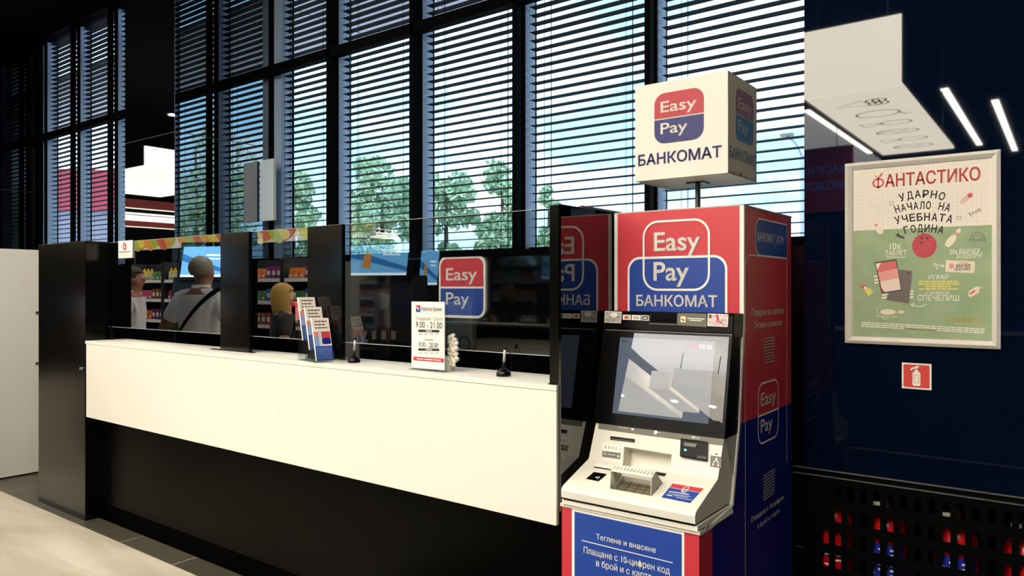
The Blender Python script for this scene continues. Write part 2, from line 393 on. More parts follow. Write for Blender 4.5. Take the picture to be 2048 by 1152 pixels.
# ------------------------------------------------------------------ windows and outside blinds
MUL = [-10.505, -9.557, -8.607, -7.657, -6.71]
MUR = [-4.815, -3.867, -2.92, -1.957]
ZS, ZT = 1.75, 4.66
bays = []
le = [-10.81]+MUL+[-6.53]; bays += [(le[i], le[i+1], 'L') for i in range(len(le)-1)]
re_ = [-5.706]+MUR+[-0.857]; bays += [(re_[i], re_[i+1], 'R') for i in range(len(re_)-1)]
wlabels = {}
for i, (a, b, side) in enumerate(bays):
    wn = bpy.data.objects.new('window_%d' % (i+1), None); COL.objects.link(wn); wn.location = ((a+b)/2, 3.95, ZS); WLOC[wn.name] = wn.location.copy(); wn['kind'] = 'structure'
    box('pane', a+.02, b-.02, 3.972, 3.978, ZS, ZT, M_PANE, wn)
    box('sill', a, b, 3.9, 4.14, ZS-.03, ZS+.005, M_FRAME, wn)
    box('transom', a, b, 3.9, 3.97, 3.375, 3.45, M_FRAME, wn)
    box('head', a, b, 3.9, 4.14, ZT, ZC, M_FRAME, wn)
    if b not in (-6.53, -0.857):
        box('front_post', b-.018, b+.018, 3.9, 3.95, ZS, ZT, M_FRAME, wn)
        p = MB(); p.box(b-.035, b+.019, 3.985, 4.0, ZS, ZT, M_FRAME); p.box(b-.034, b+.018, 4.0, 4.115, ZS, ZT, M_REVEAL); p.box(b-.035, b+.019, 4.115, 4.13, ZS, ZT, M_FRAME)
        p.build('guide_post', wn)
    if a in (-10.81, -5.706):
        p = MB(); p.box(a, a+.03, 3.985, 4.0, ZS, ZT, M_FRAME); p.box(a, a+.14, 4.0, 4.115, ZS, ZT, M_REVEAL); p.box(a, a+.145, 4.115, 4.13, ZS, ZT, M_FRAME)
        p.build('guide_post', wn)
    nth = ['first', 'second', 'third', 'fourth', 'fifth', 'sixth']
    k = i if side == 'L' else i-6
    lab = ('black slatted blind in the %s tall window from the left end of the room' % nth[k]) if side == 'L' else ('black slatted blind in the %s tall window right of the glass-clad column' % nth[k])
    bl = thing('venetian_blind', ((a+b)/2, 4.06, ZS), lab, 'window blind', 'venetian blinds along the window wall')
    sm = MB(); x0 = a+(.035 if a not in (-10.81, -5.706) else .025); x1 = b-.045; z = ZS+.045
    while z < ZT-.02:
        # slightly cupped slat
        ya, yb = 4.022, 4.09; t = .0014
        pr = [(ya, z-.003), (ya+.02, z-.0018), (yb-.02, z-.0018), (yb, z-.003), (yb, z-.003-t), (yb-.02, z-.0018-t), (ya+.02, z-.0018-t), (ya, z-.003-t)]
        sm.prism(pr, x0, x1, M_SLAT); z += .0567
    sm.build('slats', bl)
    cm = MB()
    for cx in (a+.16, b-.2):
        for yy in (4.016, 4.098): cm.box(cx-.0012, cx+.0012, yy-.001, yy+.001, ZS+.01, ZT, M_SLAT)
        cm.box(cx+.024, cx+.0265, 4.056, 4.059, ZS+.01, ZT, M_SLAT)
    cm.build('ladder_cords', bl)
    box('bottom_rail', x0, x1, 4.02, 4.095, ZS+.008, ZS+.022, M_SLAT, bl)

# pale board hanging at the end of the column
pb = thing('hanging_board', (-5.58, 3.87, 2.08), 'pale blue-grey board fixed to the window frame beside the glass-clad column', 'board')
box('board_panel', -5.685, -5.492, 3.862, 3.886, 2.085, 2.62, mat('pale_board', '#c3d3dd', .5), pb, .003)
box('edge_strip', -5.492, -5.482, 3.862, 3.886, 2.085, 2.62, M_LGREY, pb)

# ------------------------------------------------------------------ service counter
c = thing('service_counter', (-3.24, 2.28, 0), 'long white service counter with white front panels over a black recessed base', 'counter')
pan = MB()
xs = [-5.045, -3.905, -3.012, -1.426]
for a, b in zip(xs[:-1], xs[1:]): pan.box(a+.0005, b-.0005, 2.15, 2.17, 0.672, 1.139, M_WHITE)
pan.build('front_panel', c, bevel=.001)
box('worktop', -5.058, -1.426, 2.149, 2.41, 1.1405, 1.16, M_WHITE, c, .0015)
box('kick_panel', -5.058, -1.426, 2.245, 2.262, 0.1, 1.139, M_KICK, c)
box('plinth', -5.058, -1.426, 2.237, 2.262, 0.0, 0.1, mat('plinth_black', '#010101', .6, ior=1.08), c)
box('underside', -5.045, -1.426, 2.17, 2.245, 0.672, 0.685, M_BLACK, c)
box('staff_desk', -5.058, -1.43, 2.41, 2.72, 0.70, 0.74, M_BLACK, c)

pi = thing('end_pillar', (-5.42, 2.24, 0), 'wide black glossy pillar box at the left end of the white counter', 'pillar')
box('pillar_body', -5.786, -5.06, 2.15, 2.345, 0.0, 1.803, M_SATIN, pi, .002)
lk = MB(); lk.tube([(-5.09, 2.151, .98), (-5.09, 2.138, .98)], .009, M_STEEL, 12); lk.box(-5.0925, -5.0875, 2.128, 2.139, .973, .99, M_STEEL); lk.build('lock_knob', pi)

wp = thing('white_partition', (-6.7, 2.24, 0), 'white partition board standing on the floor at the left edge', 'partition')
box('partition_board', -6.72, -6.68, 1.98, 2.485, 0.012, 1.808, mat('white_partition_laminate', '#eeeae0', .4), wp, .002)
box('base_strip', -6.715, -6.685, 1.985, 2.48, 0.0, 0.012, M_BLACK, wp)
hg = MB(); hg.box(-6.679, -6.672, 2.462, 2.478, 1.29, 1.31, M_STEEL); hg.box(-6.679, -6.672, 2.462, 2.478, .88, .9, M_STEEL); hg.build('hinge', wp)

def fin(x0, x1, label):
    f = thing('divider_post', ((x0+x1)/2, 2.28, 1.16), label, 'divider', 'black divider posts on the white counter')
    box('post_body', x0, x1, 2.27, 2.291, 1.164, 1.797, M_SATIN, f, .0015)
    box('foot_plate', x0-.1 if x0 < -3.5 else x0-.01, x1+.035, 2.266, 2.291, 1.1605, 1.164, M_BLACK, f)
fin(-3.706, -3.44, 'black divider post on the counter between the mirrored man and the leaflet rack')
fin(-2.954, -2.70, 'black divider post on the counter directly behind the leaflet rack')
f = thing('divider_post', (-1.445, 2.28, 1.16), 'narrow black divider post at the right end of the counter beside the cash machine', 'divider', 'black divider posts on the white counter')
box('post_body', -1.466, -1.426, 2.165, 2.41, 1.164, 1.792, M_SATIN, f, .0015)
box('foot_plate', -1.468, -1.4255, 2.16, 2.41, 1.1605, 1.164, M_BLACK, f)
dv = thing('divider_wall', (-1.416, 2.6, 0), 'tall black glass divider standing between the counter and the cash machine', 'divider')
box('glass_panel', -1.424, -1.414, 2.16, 3.2, 0.0, 1.792, mat('divider_black_glass', '#030305', .025, ior=1.75), dv)
box('edge_rail', -1.425, -1.413, 2.3, 3.2, 1.792, 1.8, M_DSTEEL, dv)

def screen(x0, x1, label, gm=None):
    g = thing('counter_screen', ((x0+x1)/2, 2.3, 1.16), label, 'glass screen', 'glass screens above the counter')
    box('glass_sheet', x0, x1, 2.297, 2.303, 1.247, 1.797, gm or M_SCREEN, g)
    box('bottom_edge', x0, x1, 2.2965, 2.3035, 1.2445, 1.247, mat('ground_glass_edge', '#b9bdb6', .3), g)
    box('top_edge', x0, x1, 2.2965, 2.3035, 1.797, 1.7985, mat('ground_glass_edge', '#b9bdb6', .3), g)
    for xx in (x0+.03, x1-.03): box('clamp', xx-.012, xx+.012, 2.293, 2.307, 1.1605, 1.252, M_BLACK, g, .002)
screen(-5.058, -3.59, 'glass screen left of the first divider post, mirroring a man in a grey polo shirt', M_SCREENM)
screen(-3.56, -2.83, 'glass screen behind the leaflet rack between the two wide divider posts', M_SCREENM)
screen(-2.8, -1.4685, 'long glass screen behind the opening hours sign')

# small placard clipped on the first glass
mg = thing('placard', (-4.93, 2.29, 1.68), 'small white placard with a red round emblem hung on the first glass screen', 'sign')
pm = Plane((-4.93, 2.288, 1.68), (1, 0, 0), (0, 0, 1)); a0 = pm.hit(236, 517); a1 = pm.hit(264, 480)
box('placard_board', -4.93+a0[0], -4.93+a1[0], 2.2885, 2.2955, 1.68+a0[1], 1.68+a1[1], M_WHT, mg, .003)
A = Art(pm); W_, H_ = a1[0]-a0[0], a1[1]-a0[1]; cu, cv = a0[0]+W_*.48, a0[1]+H_*.68
M_LRED = mat('logo_red', '#c8202c', .5)
A.line([(cu+.0165*math.cos(R(t)), cv+.0205*math.sin(R(t))) for t in range(60, 400, 12)], .009, M_LRED, 1)
A.poly([(cu-.004, cv+.008), (cu+.014, cv+.012), (cu+.01, cv-.004)], M_LRED, 1)
A.text('MoneyGram', a0[0]+W_*.1, a0[1]+H_*.33, W_*.8, H_*.09, M_DRK, bold=.01)
for k in range(6): A.rect(a0[0]+W_*(.2+.1*k), a0[1]+H_*.19, a0[0]+W_*(.27+.1*k), a0[1]+H_*.215, mat('grey_print', '#b4afa6', .6), 1)
A.build('print', mg)

# wall sign on the back wall
ws = thing('wall_sign', (-3.385, 3.92, 1.29), 'red and blue rounded sign on the black wall under the windows', 'sign')
pw = Plane((-3.385, 3.905, 1.5075), (1, 0, 0), (0, 0, 1))
bm_ = MB(); rr = rrect(-.214, -.2165, .214, .2165, .07)
bm_.hexa([(-3.385+u, 3.908, 1.5075+v) for u, v in rr], [(-3.385+u, 3.928, 1.5075+v) for u, v in rr], M_WHT); bm_.build('sign_board', ws)
A = Art(pw, lift=-.002); logo(A, -.196, -.198, .196, .198, M_RED, M_BLUE, M_WHT, r=.055, layer=0, gap=.014); A.build('logo', ws)

# ------------------------------------------------------------------ things on the counter
hs = thing('opening_hours_sign', (-2.1, 2.216, 1.16), 'white opening hours card in a clear acrylic stand on the counter', 'sign')
box('acrylic_stand', -2.2, -1.996, 2.214, 2.222, 1.163, 1.447, M_ACRYL, hs)
box('acrylic_foot', -2.2, -1.996, 2.19, 2.231, 1.1605, 1.1635, M_ACRYL, hs)
box('card', -2.19, -2.005, 2.2105, 2.213, 1.17, 1.444, M_WHT, hs)
ph_ = Plane((0, 2.2105, 0), (1, 0, 0), (0, 0, 1)); A = Art(ph_, .0006, .0003)
M_BLK = mat('black_print', '#1c1a1a', .6); M_MGR = mat('mid_grey_print', '#8d897f', .6)
u0, v0 = A.H(832, 622); u1, v1 = A.H(841, 611); A.rect(u0, (v0+v1)/2, u1, v1+.001, M_RED, 1); A.rect(u0, v0-.004, u1, (v0+v1)/2, M_BLUE, 1)
A.line([(u0+.004, v1-.006), (u0+.016, v0+.006)], .005, M_WHT, 2)
A.ptext('Работно Време', (843.5, 621.5), 884, 614, M_DRK, bold=.006)
A.pline([(830, 626.2), (888, 627.2)], .0008, M_MGR)
A.ptext('Понеделник - Събота', (832, 640), 885.5, 633, M_MGR)
A.ptext('9.00 - 21.00', (832, 655), 885, 643, M_BLK, bold=.0)
A.ppoly([(837, 659), (879, 660), (879, 665), (837, 664)], M_BLK, 1)
A.ppoly([(852, 661), (864, 661.3), (864, 663), (852, 662.7)], M_WHT, 2)
for k in range(4): A.ppoly([(838+11*k, 667), (845+11*k, 667.1), (845+11*k, 669.3), (838+11*k, 669.2)], mat('grey_print', '#b4afa6', .6), 1)
A.ptext('Неделя', (849, 681), 866, 676, M_MGR)
A.ptext('9.00 - 20.00', (838, 693.5), 876, 684, M_BLK)
A.ppoly([(837, 696.5), (879, 697.5), (879, 702), (837, 701)], M_BLK, 1)
A.ppoly([(852, 698.5), (864, 698.8), (864, 700.4), (852, 700.1)], M_WHT, 2)
for k in range(4): A.ppoly([(838+11*k, 705), (845+11*k, 705.2), (845+11*k, 707.3), (838+11*k, 707.1)], mat('grey_print', '#b4afa6', .6), 1)
A.ppoly([(827, 713), (888, 717), (888, 725), (827, 720.5)], M_RED, 1)
A.pline([(834, 717.4), (847, 718.3)], .004, M_WHT, 2); A.pline([(849, 718.4), (866, 719.6)], .004, M_WHT, 2); A.pline([(868, 719.7), (882, 720.7)], .004, M_WHT, 2)
A.build('print', hs)

def pen_stand(x, y, label):
    t = thing('pen_stand', (x, y, 1.16), label, 'pen', 'counter pens on stands')
    MB().lathe([(.028, .0005), (.029, .006), (.026, .017), (.018, .026), (.009, .03), (.006, .032)], (x, y, 1.16), M_BLACK).build('base', t)
    p = MB(); p.tube([(x, y, 1.19), (x+.002, y, 1.215)], [.0045, .005], M_BLACK, 10); p.tube([(x+.002, y, 1.215), (x+.006, y+.001, 1.262)], [.0052, .0055], mat('pen_silver', '#c9c9c6', .3, metal=.5), 10)
    p.tube([(x+.006, y+.001, 1.262), (x+.007, y+.001, 1.281)], [.0055, .003], M_BLACK, 10); p.build('pen', t)
    q = MB(); q.tube([(x+.007, y+.001, 1.278)]+[(x+.007+.03*math.sin(k/8*2.2), y+.004, 1.278-.1*(k/8)**1.2) for k in range(1, 9)]+[(x+.024, y+.005, 1.168)], .0013, M_BLACK, 6); q.build('cord', t)
pen_stand(-2.607, 2.262, 'black pen on a domed stand beside the green booklet on the counter')
pen_stand(-1.744, 2.26, 'black pen on a domed stand near the right end of the counter')

# leaflet rack, built facing local -Y then turned towards the room
lr = thing('leaflet_rack', (-2.8, 2.2, 1.16), 'clear acrylic three-tier leaflet rack filled with white and blue leaflets', 'leaflet rack')
rackang = R(78)
lmats = dict(w=M_WHT, r=M_RED, b=M_BLUE, lb=mat('leaflet_pale_blue', '#8fa6d2', .5), p=mat('leaflet_pink', '#e58a86', .5), br=mat('leaflet_brown', '#6b4a3c', .6))
def loc_mesh(mb, name, parent, fix=True):
    me = mb.mesh(name)
    if fix: mb.fixn(me)
    o = bpy.data.objects.new(name, me); COL.objects.link(o); o.parent = parent; WLOC[o.name] = WLOC[parent.name]; return o
tiers = [(-.085, .0, .125), (-.012, .045, .175), (.061, .09, .23)]      # (local y, foot height, top height)
sh = MB()
for (ty, z0, z1) in tiers:
    for s in (-1, 1):
        sh.hexa([(s*.054, ty-.024, .003), (s*.054, ty+.03, .003), (s*.054, ty+.05, z0+.09), (s*.054, ty-.005, z0+.02)], [(s*.0565, ty-.024, .003), (s*.0565, ty+.03, .003), (s*.0565, ty+.05, z0+.09), (s*.0565, ty-.005, z0+.02)], M_ACRYL)
    sh.hexa([(-.056, ty-.024, .003), (.056, ty-.024, .003), (.056, ty-.006, z0+.05), (-.056, ty-.006, z0+.05)], [(-.056, ty-.022, .003), (.056, ty-.022, .003), (.056, ty-.004, z0+.05), (-.056, ty-.004, z0+.05)], M_ACRYL)
    sh.hexa([(-.056, ty+.018, .003), (.056, ty+.018, .003), (.056, ty+.056, z1), (-.056, ty+.056, z1)], [(-.056, ty+.021, .003), (.056, ty+.021, .003), (.056, ty+.059, z1), (-.056, ty+.059, z1)], M_ACRYL)
sh.box(-.056, .056, -.109, .118, .0005, .003, M_ACRYL)
loc_mesh(sh, 'acrylic_holder', lr)
lr.rotation_euler = (0, 0, rackang); lr.scale = (.84, .95, 1)
def leaflet(ty, z0, z1, label, kind):
    t = thing('leaflet_stack', (0, 0, 0), label, 'leaflets', 'leaflets in the clear rack')
    m = MB(); lean = .30; hgt = z1-z0+.03
    def P(u, v, d): return (u, ty-.012+v*lean-d, z0+.006+v)
    m.hexa([P(-.05, 0, .004), P(.05, 0, .004), P(.05, hgt, .004), P(-.05, hgt, .004)], [P(-.05, 0, -.008), P(.05, 0, -.008), P(.05, hgt, -.008), P(-.05, hgt, -.008)], M_WHT)
    loc_mesh(m, 'paper', t)
    pl = Plane(P(0, 0, .004), (1, 0, 0), (0, lean, 1)); A = Art(pl, .0006, .0003); k = math.sqrt(1+lean*lean); h = hgt*k
    A.rect(-.05, 0, .05, h*.34, M_BLUE, 0)
    for q in range(7): A.line([(-.044, h*(.05+.04*q)), (.044, h*(.05+.04*q))], .0022, lmats['lb'], 1)
    A.rect(-.05, h*.34, -.022, h*.56, lmats['lb'], 0); A.rect(-.05, h*.56, -.022, h*.68, lmats['p'], 0)
    A.rect(-.022, h*.34, -.008, h*.7, mat('leaflet_ice', '#cfe0f4', .5), 0)
    A.poly(rrect(-.005, h*.38, .047, h*.53, .008), M_NAVY, 0); A.rect(-.005, h*.53, .047, h*.68, M_RED, 0)
    rows = 3 if kind else 4
    for q in range(rows): A.line([(-.036, h*(.92-.075*q)), (.036-.01*(q % 2), h*(.92-.075*q))], .006, lmats['br'], 1)
    for q in range(rows):
        for g in range(3): A.rect(-.022+.022*g, h*(.90-.075*q), -.0195+.022*g, h*(.94-.075*q), M_WHT, 2)
    me = A.mb.mesh('print'); o = bpy.data.objects.new('print', me); COL.objects.link(o); o.parent = t
    t.location = lr.location; t.rotation_euler = (0, 0, rackang); t.scale = (.84, .95, 1)
leaflet(tiers[0][0], .004, .165, 'white and blue leaflets in the lowest front pocket of the clear rack', 1)
leaflet(tiers[1][0], .05, .215, 'white and blue leaflets in the middle pocket of the clear rack', 1)
leaflet(tiers[2][0], .09, .26, 'tall white leaflets in the topmost rear pocket of the clear rack', 0)
# curled red leaflet at the back
rl = thing('folded_leaflet', (0, 0, 0), 'curled red and pink leaflet bending over the back of the clear rack', 'leaflet')
m = MB(); cs = [(.126, .185), (.128, .2), (.131, .245), (.139, .264), (.156, .272), (.176, .266), (.188, .25)]
for (ya, za), (yb, zb) in zip(cs[:-1], cs[1:]):
    mm = lmats['p'] if za < .24 else M_RED
    m.face([(-.052, ya-.0, za+.003), (.04, ya, za+.003), (.04, yb, zb+.003), (-.052, yb, zb+.003)], mm)
o = loc_mesh(m, 'paper', rl, False); sdm = o.modifiers.new('sheet', 'SOLIDIFY'); sdm.thickness = .0008
rl.location = lr.location; rl.rotation_euler = (0, 0, rackang); rl.scale = (.84, .95, 1)

bk = thing('booklet', (-2.77, 2.3, 1.16), 'thin green covered booklet lying on the counter between leaflet rack and pen', 'booklet')
q = [(-2.79, 2.262), (-2.64, 2.212), (-2.655, 2.245), (-2.8, 2.29)]
q = [(-2.792, 2.238), (-2.64, 2.205), (-2.615, 2.247), (-2.73, 2.262)]
def bkl(name, z0, z1, mt, g=0.0):
    m = MB(); cx = sum(p[0] for p in q)/4; cy = sum(p[1] for p in q)/4
    a = [(cx+(x-cx)*(1-g), cy+(y-cy)*(1-g)) for x, y in q]
    m.hexa([(x, y, z0) for x, y in a], [(x, y, z1) for x, y in a], mt); m.build(name, bk)
bkl('pages', 1.1605, 1.1675, mat('paper_edge', '#bdb9a4', .7), .01); bkl('cover', 1.1675, 1.1685, mat('booklet_green', '#5f8a4c', .5, noise=(14, '#d9e6df')))

fl = thing('orchid', (-1.955, 2.262, 1.16), 'white orchid flowers peeping out behind the opening hours sign', 'flower')
MB().lathe([(.026, .0008), (.034, .05), (.036, .06), (.032, .06), (.03, .05)], (-2.04, 2.27, 1.16), M_WHT).build('pot', fl)
st = [(-2.04, 2.27, 1.2), (-2.03, 2.26, 1.29), (-2.0, 2.256, 1.30), (-1.985, 2.256, 1.28), (-1.982, 2.256, 1.2)]
MB().tube(st, .0025, mat('stem_green', '#5a6b3a', .6), 6).build('stem', fl)
def bloom(cx, cz, r, rot):
    m = MB(); M_P = mat('petal_white', '#efece4', .6, noise=(60, '#cfc9ba'))
    for k in range(5):
        a = rot+k*2*math.pi/5; du, dv = math.cos(a), math.sin(a); pu, pv = -dv, du; ctr = Vector((cx, 2.25, cz))
        ring = []
        for t, wd, off in ((.1, .12, .0), (.45, .42, -.006), (.8, .4, -.004), (1, .14, .004)):
            for s in (-1, 0, 1): ring.append(ctr+Vector((r*(t*du+s*wd*pu), off+(-.003 if s == 0 else .002), r*(t*dv+s*wd*pv))))
        m.raw(ring, [(i*3+j, i*3+j+1, (i+1)*3+j+1, (i+1)*3+j) for i in range(3) for j in range(2)], M_P, True)
    m.lathe([(.0, .004), (.004, .002), (.005, -.002), (.0, -.005)], (cx, 2.246, cz), mat('orchid_heart', '#d8b36a', .6), 8)
    o = m.build('bloom', fl, fix=False); s = o.modifiers.new('petal', 'SOLIDIFY'); s.thickness = .0008
for k, (px, py, r) in enumerate([(904, 680, .027), (908, 692, .026), (903, 703, .024), (909, 714, .024), (905, 724, .022)]):
    pf = Plane((0, 2.25, 0), (1, 0, 0), (0, 0, 1)); u, v = pf.hit(px, py); bloom(u, v, r, k*.7)

# ------------------------------------------------------------------ cash machine
AX0, AX1 = -1.408, -0.9
am = thing('cash_machine', (-1.154, 2.6, 0), 'red and blue standing cash machine with white keypad shelf and screen', 'cash machine')
PROF = [(2.158, 0.0), (2.158, .745), (2.43, .757), (2.485, 1.033), (2.53, 1.389), (2.53, 1.786), (3.085, 1.786), (3.085, 0.0)]
cab = MB(); cab.prism(PROF, AX0+.004, AX1-.004, M_RED); cab.build('cabinet', am)
sidepl = Plane((AX1-.004, 0, 0), (0, 1, 0), (0, 0, 1))
A = Art(sidepl, .0006, .0004)
A.poly([(2.158, .0), (2.158, .745), (2.43, .757), (2.485, 1.033), (3.085, 1.033), (3.085, 0)], M_NAVY, 0)
A.poly([(2.158, .0), (2.158, .745), (2.252, .745), (2.252, 0)], M_RED, 1)
LW = .0042
A.poly(rrect(2.652, 1.617, 3.023, 1.755, .05, corners=(0, 1, 1, 0)), M_WHT, 1)
A.poly(rrect(2.657, 1.622, 3.023, 1.750, .046, corners=(0, 1, 1, 0)), M_BLUE, 2)
A.text('БАНКОМАТ', 2.672, 1.672, .19, .030, M_WHT, 3, bold=.008); A.rect(2.873, 1.652, 2.8755, 1.71, M_WHT, 3); A.text('ATM', 2.89, 1.672, .085, .030, M_WHT, 3, bold=.008)
A.line([(2.548, 0.0)]+[(2.548+.05*(1-math.cos(R(a))), 1.567+.05*math.sin(R(a))) for a in range(0, 91, 15)]+[(3.023, 1.617)], LW, M_WHT, 2)
A.line([(3.023, 1.755), (3.023, .803)], LW, M_WHT, 2)
A.ptext('Плащане на сметки', (1502.5, 633), 1566, 619, M_WHT, bold=.01)
A.ptext('Теглене и внасяне', (1507, 657.5), 1563, 645, M_WHT, bold=.01)
M_VENT = mat('vent_grey', '#b7b1a6', .5)
for z1, z0 in ((1.312, 1.222), (.806, .716)):
    for k in range(9): A.rect(2.738, z0+(z1-z0)*k/8-.0022, 2.872, z0+(z1-z0)*k/8+.0022, M_VENT, 2)
b0 = A.H(1515, 893); b1 = A.H(1556.5, 755)
lu0, lu1, lv0, lv1 = b0[0], b1[0], b0[1], b1[1]
oo = rrect(lu0, lv0, lu1, lv1, .05); A.ring(oo, rrect(lu0+.007, lv0+.007, lu1-.007, lv1-.007, .043), M_WHT, 2)
A.rect(lu0, 1.0295, lu1, 1.0365, M_WHT, 2)
logo(A, lu0, lv0, lu1, lv1, M_RED, M_NAVY, M_WHT, layer=1, fill=False)
A.ptext('Плащане с 10-цифрен', (1501, 1046), 1567, 1036, M_WHT, bold=.01)
A.ptext('в брой и с карта', (1514.5, 1058), 1558, 1049, M_WHT, bold=.01)
A.build('side_graphics', am)
# cream edging that follows the front profile on both sides
edge = [(2.527, 1.788), (2.527, 1.389), (2.481, 1.033), (2.418, .772), (2.25, .757), (2.152, .757)]
for x0, x1 in ((AX0, AX0+.015), (AX1-.015, AX1)):
    m = MB()
    for (ya, za), (yb, zb) in zip(edge[:-1], edge[1:]):
        d = Vector((yb-ya, zb-za)).normalized(); n = Vector((d.y, -d.x))*-.014
        m.hexa([(x0, ya, za), (x0, yb, zb), (x0, yb+n.x, zb+n.y), (x0, ya+n.x, za+n.y)], [(x1, ya, za), (x1, yb, zb), (x1, yb+n.x, zb+n.y), (x1, ya+n.x, za+n.y)], M_CREAM2)
    m.build('side_trim', am)
box('top_panel', AX0, AX1, 2.526, 3.085, 1.786, 1.79, M_LGREY, am)
# fascia
fp = box('fascia', AX0+.015, AX1-.015, 2.526, 2.531, 1.36, 1.786, M_RED, am)
A = Art(Plane((0, 2.526, 0), (1, 0, 0), (0, 0, 1)))
l0 = A.H(1255.5, 516); l1 = A.H(1455, 507.5); vtop = (l0[1]+l1[1])/2
W8 = .0085
out = rrect(l0[0], 1.2, l1[0], vtop, .05, corners=(1, 1, 0, 0)); out = [(u, max(v, 1.362)) for u, v in out]
A.poly(out, M_WHT, 0)
inn = [(u, max(v, 1.362)) for u, v in rrect(l0[0]+W8, 1.2, l1[0]-W8, vtop-W8, .043, corners=(1, 1, 0, 0))]; A.poly(inn, M_BLUE, 1)
o0 = A.H(1286, 581.5); o1 = A.H(1420.5, 435)
A.ring(rrect(o0[0], o0[1], o1[0], o1[1], .06), rrect(o0[0]+.0078, o0[1]+.0078, o1[0]-.0078, o1[1]-.0078, .053), M_WHT, 3)
A.ptext('Easy', (1308.3, 502), 1401, 466, M_WHT, layer=3, bold=.016)
A.ptext('Pay', (1307.5, 560.7), 1378.6, 525, M_WHT, layer=3, bold=.016)
A.ptext('БАНКОМАТ', (1273, 611.3), 1435, 591.3, M_WHT, layer=3, bold=.018)
A.build('graphics', fp)
# lower front
A0 = Plane((0, 2.158, 0), (1, 0, 0), (0, 0, 1))
lp = box('lower_door', AX0+.004, AX1-.004, 2.15, 2.158, 0.06, .745, M_RED, am)
A = Art(Plane((0, 2.15, 0), (1, 0, 0), (0, 0, 1)))
u0 = A.H(1144, 1040)[0]; u1 = A.H(1149.5, 1040)[0]; u2 = A.H(1364, 1100)[0]; u3 = A.H(1369, 1100)[0]
A.rect(u0, .06, u3, .745, M_WHT, 0); A.rect(u1, .06, u2, .736, M_BLUE, 1)
A.ptext('Теглене и внасяне', (1192.8, 1077.5), 1312.4, 1067.3, M_WHT, bold=.012)
A.pline([(1164, 1080.3), (1346, 1125.3)], .0028, M_WHT, 2)
A.ptext('Плащане с 10-цифрен код', (1168, 1105), 1340.4, 1093, M_WHT, bold=.012)
A.ptext('в брой и с карта', (1192.8, 1131), 1303.5, 1119, M_WHT, bold=.012)
A.build('graphics', lp)
box('plinth', AX0+.01, AX1-.01, 2.17, 2.18, 0, .06, M_BLACK, am)
m = MB(); m.box(AX0, AX1+.0005, 2.145, 2.425, .7455, .757, M_CREAM2); m.box(AX0+.012, AX1-.004, 2.138, 2.425, .757, .774, M_CREAM); m.box(AX1-.001, AX1+.001, 2.19, 2.215, .749, .765, M_LGREY)
m.build('shelf_base', am, bevel=.0015)
# moulded front with keypad shelf
MX0, MX1 = -1.393, -.908
BODY = [(2.130, .782), (2.128, .806), (2.133, .816), (2.143, .822), (2.308, .881), (2.312, .885), (2.362, 1.003), (2.50, 1.003), (2.50, .782)]
mod = MB().prism(BODY, MX0, MX1, M_CREAM); body = mod.build('moulded_front', am)
box('shadow_gap', MX0+.004, MX1-.004, 2.136, 2.45, .774, .782, M_BLACK, am)
def slope(y0, z0, y1, z1): return Plane((-1.15, y0, z0), (1, 0, 0), (0, y1-y0, z1-z0))
PB = slope(2.143, .822, 2.308, .881); PA = slope(2.312, .885, 2.362, 1.003); PC = slope(2.362, 1.005, 2.445, 1.412)
def pbox(pl, px, d0, d1):
    """Solid with the outline of sighted points PX on plane PL from height d0 to d1."""
    uv = [pl.hit(*p) for p in px]
    return [pl.at(u, v, d0) for u, v in uv], [pl.at(u, v, d1) for u, v in uv]
cut = MB(); cut.hexa(*pbox(PA, [(1248, 893.5), (1343, 909), (1341, 945), (1246, 931)], -.06, .02), M_CREAM)
cut.hexa(*pbox(PB, [(1219, 977), (1303, 992), (1326, 966), (1247, 952)], -.03, .01), M_CREAM)
boolean_cut(body, cut)
bv = body.modifiers.new('bevel', 'BEVEL'); bv.width = .003; bv.segments = 2; bv.limit_method = 'ANGLE'; bv.angle_limit = R(35)
# side cheeks fill between moulding and cabinet
m = MB(); m.prism([(2.5, .775), (2.362, 1.003), (2.445, 1.412), (2.535, 1.412), (2.50, .775)], MX0+.002, MX1+.003, M_LGREY); m.build('module_cheek', am)
def part(name, pl, px, d0, d1, mt, parent=None, bevel=0):
    return MB().hexa(*pbox(pl, px, d0, d1), mt).build(name, parent or am, bevel=bevel)
# header with pictures and card marks
hb = MB(); hb.prism([(2.430, 1.345), (2.436, 1.405), (2.442, 1.412), (2.53, 1.412), (2.53, 1.33), (2.443, 1.33)], AX0+.002, AX1-.001, M_BLACK)
hdr = hb.build('header', am, bevel=.003)
PH = slope(2.430, 1.345, 2.436, 1.405)
A = Art(PH, .0008, .0004)
M_PH = mat('photo_pale', '#d8d4c8', .5, noise=(90, '#8b857a')); M_PH2 = mat('photo_warm', '#f2e6e0', .5, noise=(110, '#b98a84'))
A.ppoly([(1210, 622), (1244, 623.5), (1242, 646.5), (1209, 645)], M_WHT, 0); A.ppoly([(1211, 623.5), (1243, 624.8), (1241.5, 645), (1210, 643.6)], M_PH, 1)
A.poly(ellipse(*A.H(1228, 630), .016, .009), M_WHT, 2)
for xx in (1216, 1222, 1228): A.pline([(xx, 645), (xx+8, 634)], .0025, M_MGR, 2)
A.build('picture', hdr); A = Art(PH, .0008, .0004)
A.ppoly([(1246, 629.5), (1262, 630), (1262, 640), (1245.5, 639.5)], M_WHT, 1)
A.poly(ellipse(*A.H(1252, 634.7), .0052, .0062), mat('card_red', '#c43a2c', .5), 2); A.poly(ellipse(*A.H(1256.5, 634.9), .0052, .0062), mat('card_orange', '#dd8a4a', .5), 3)
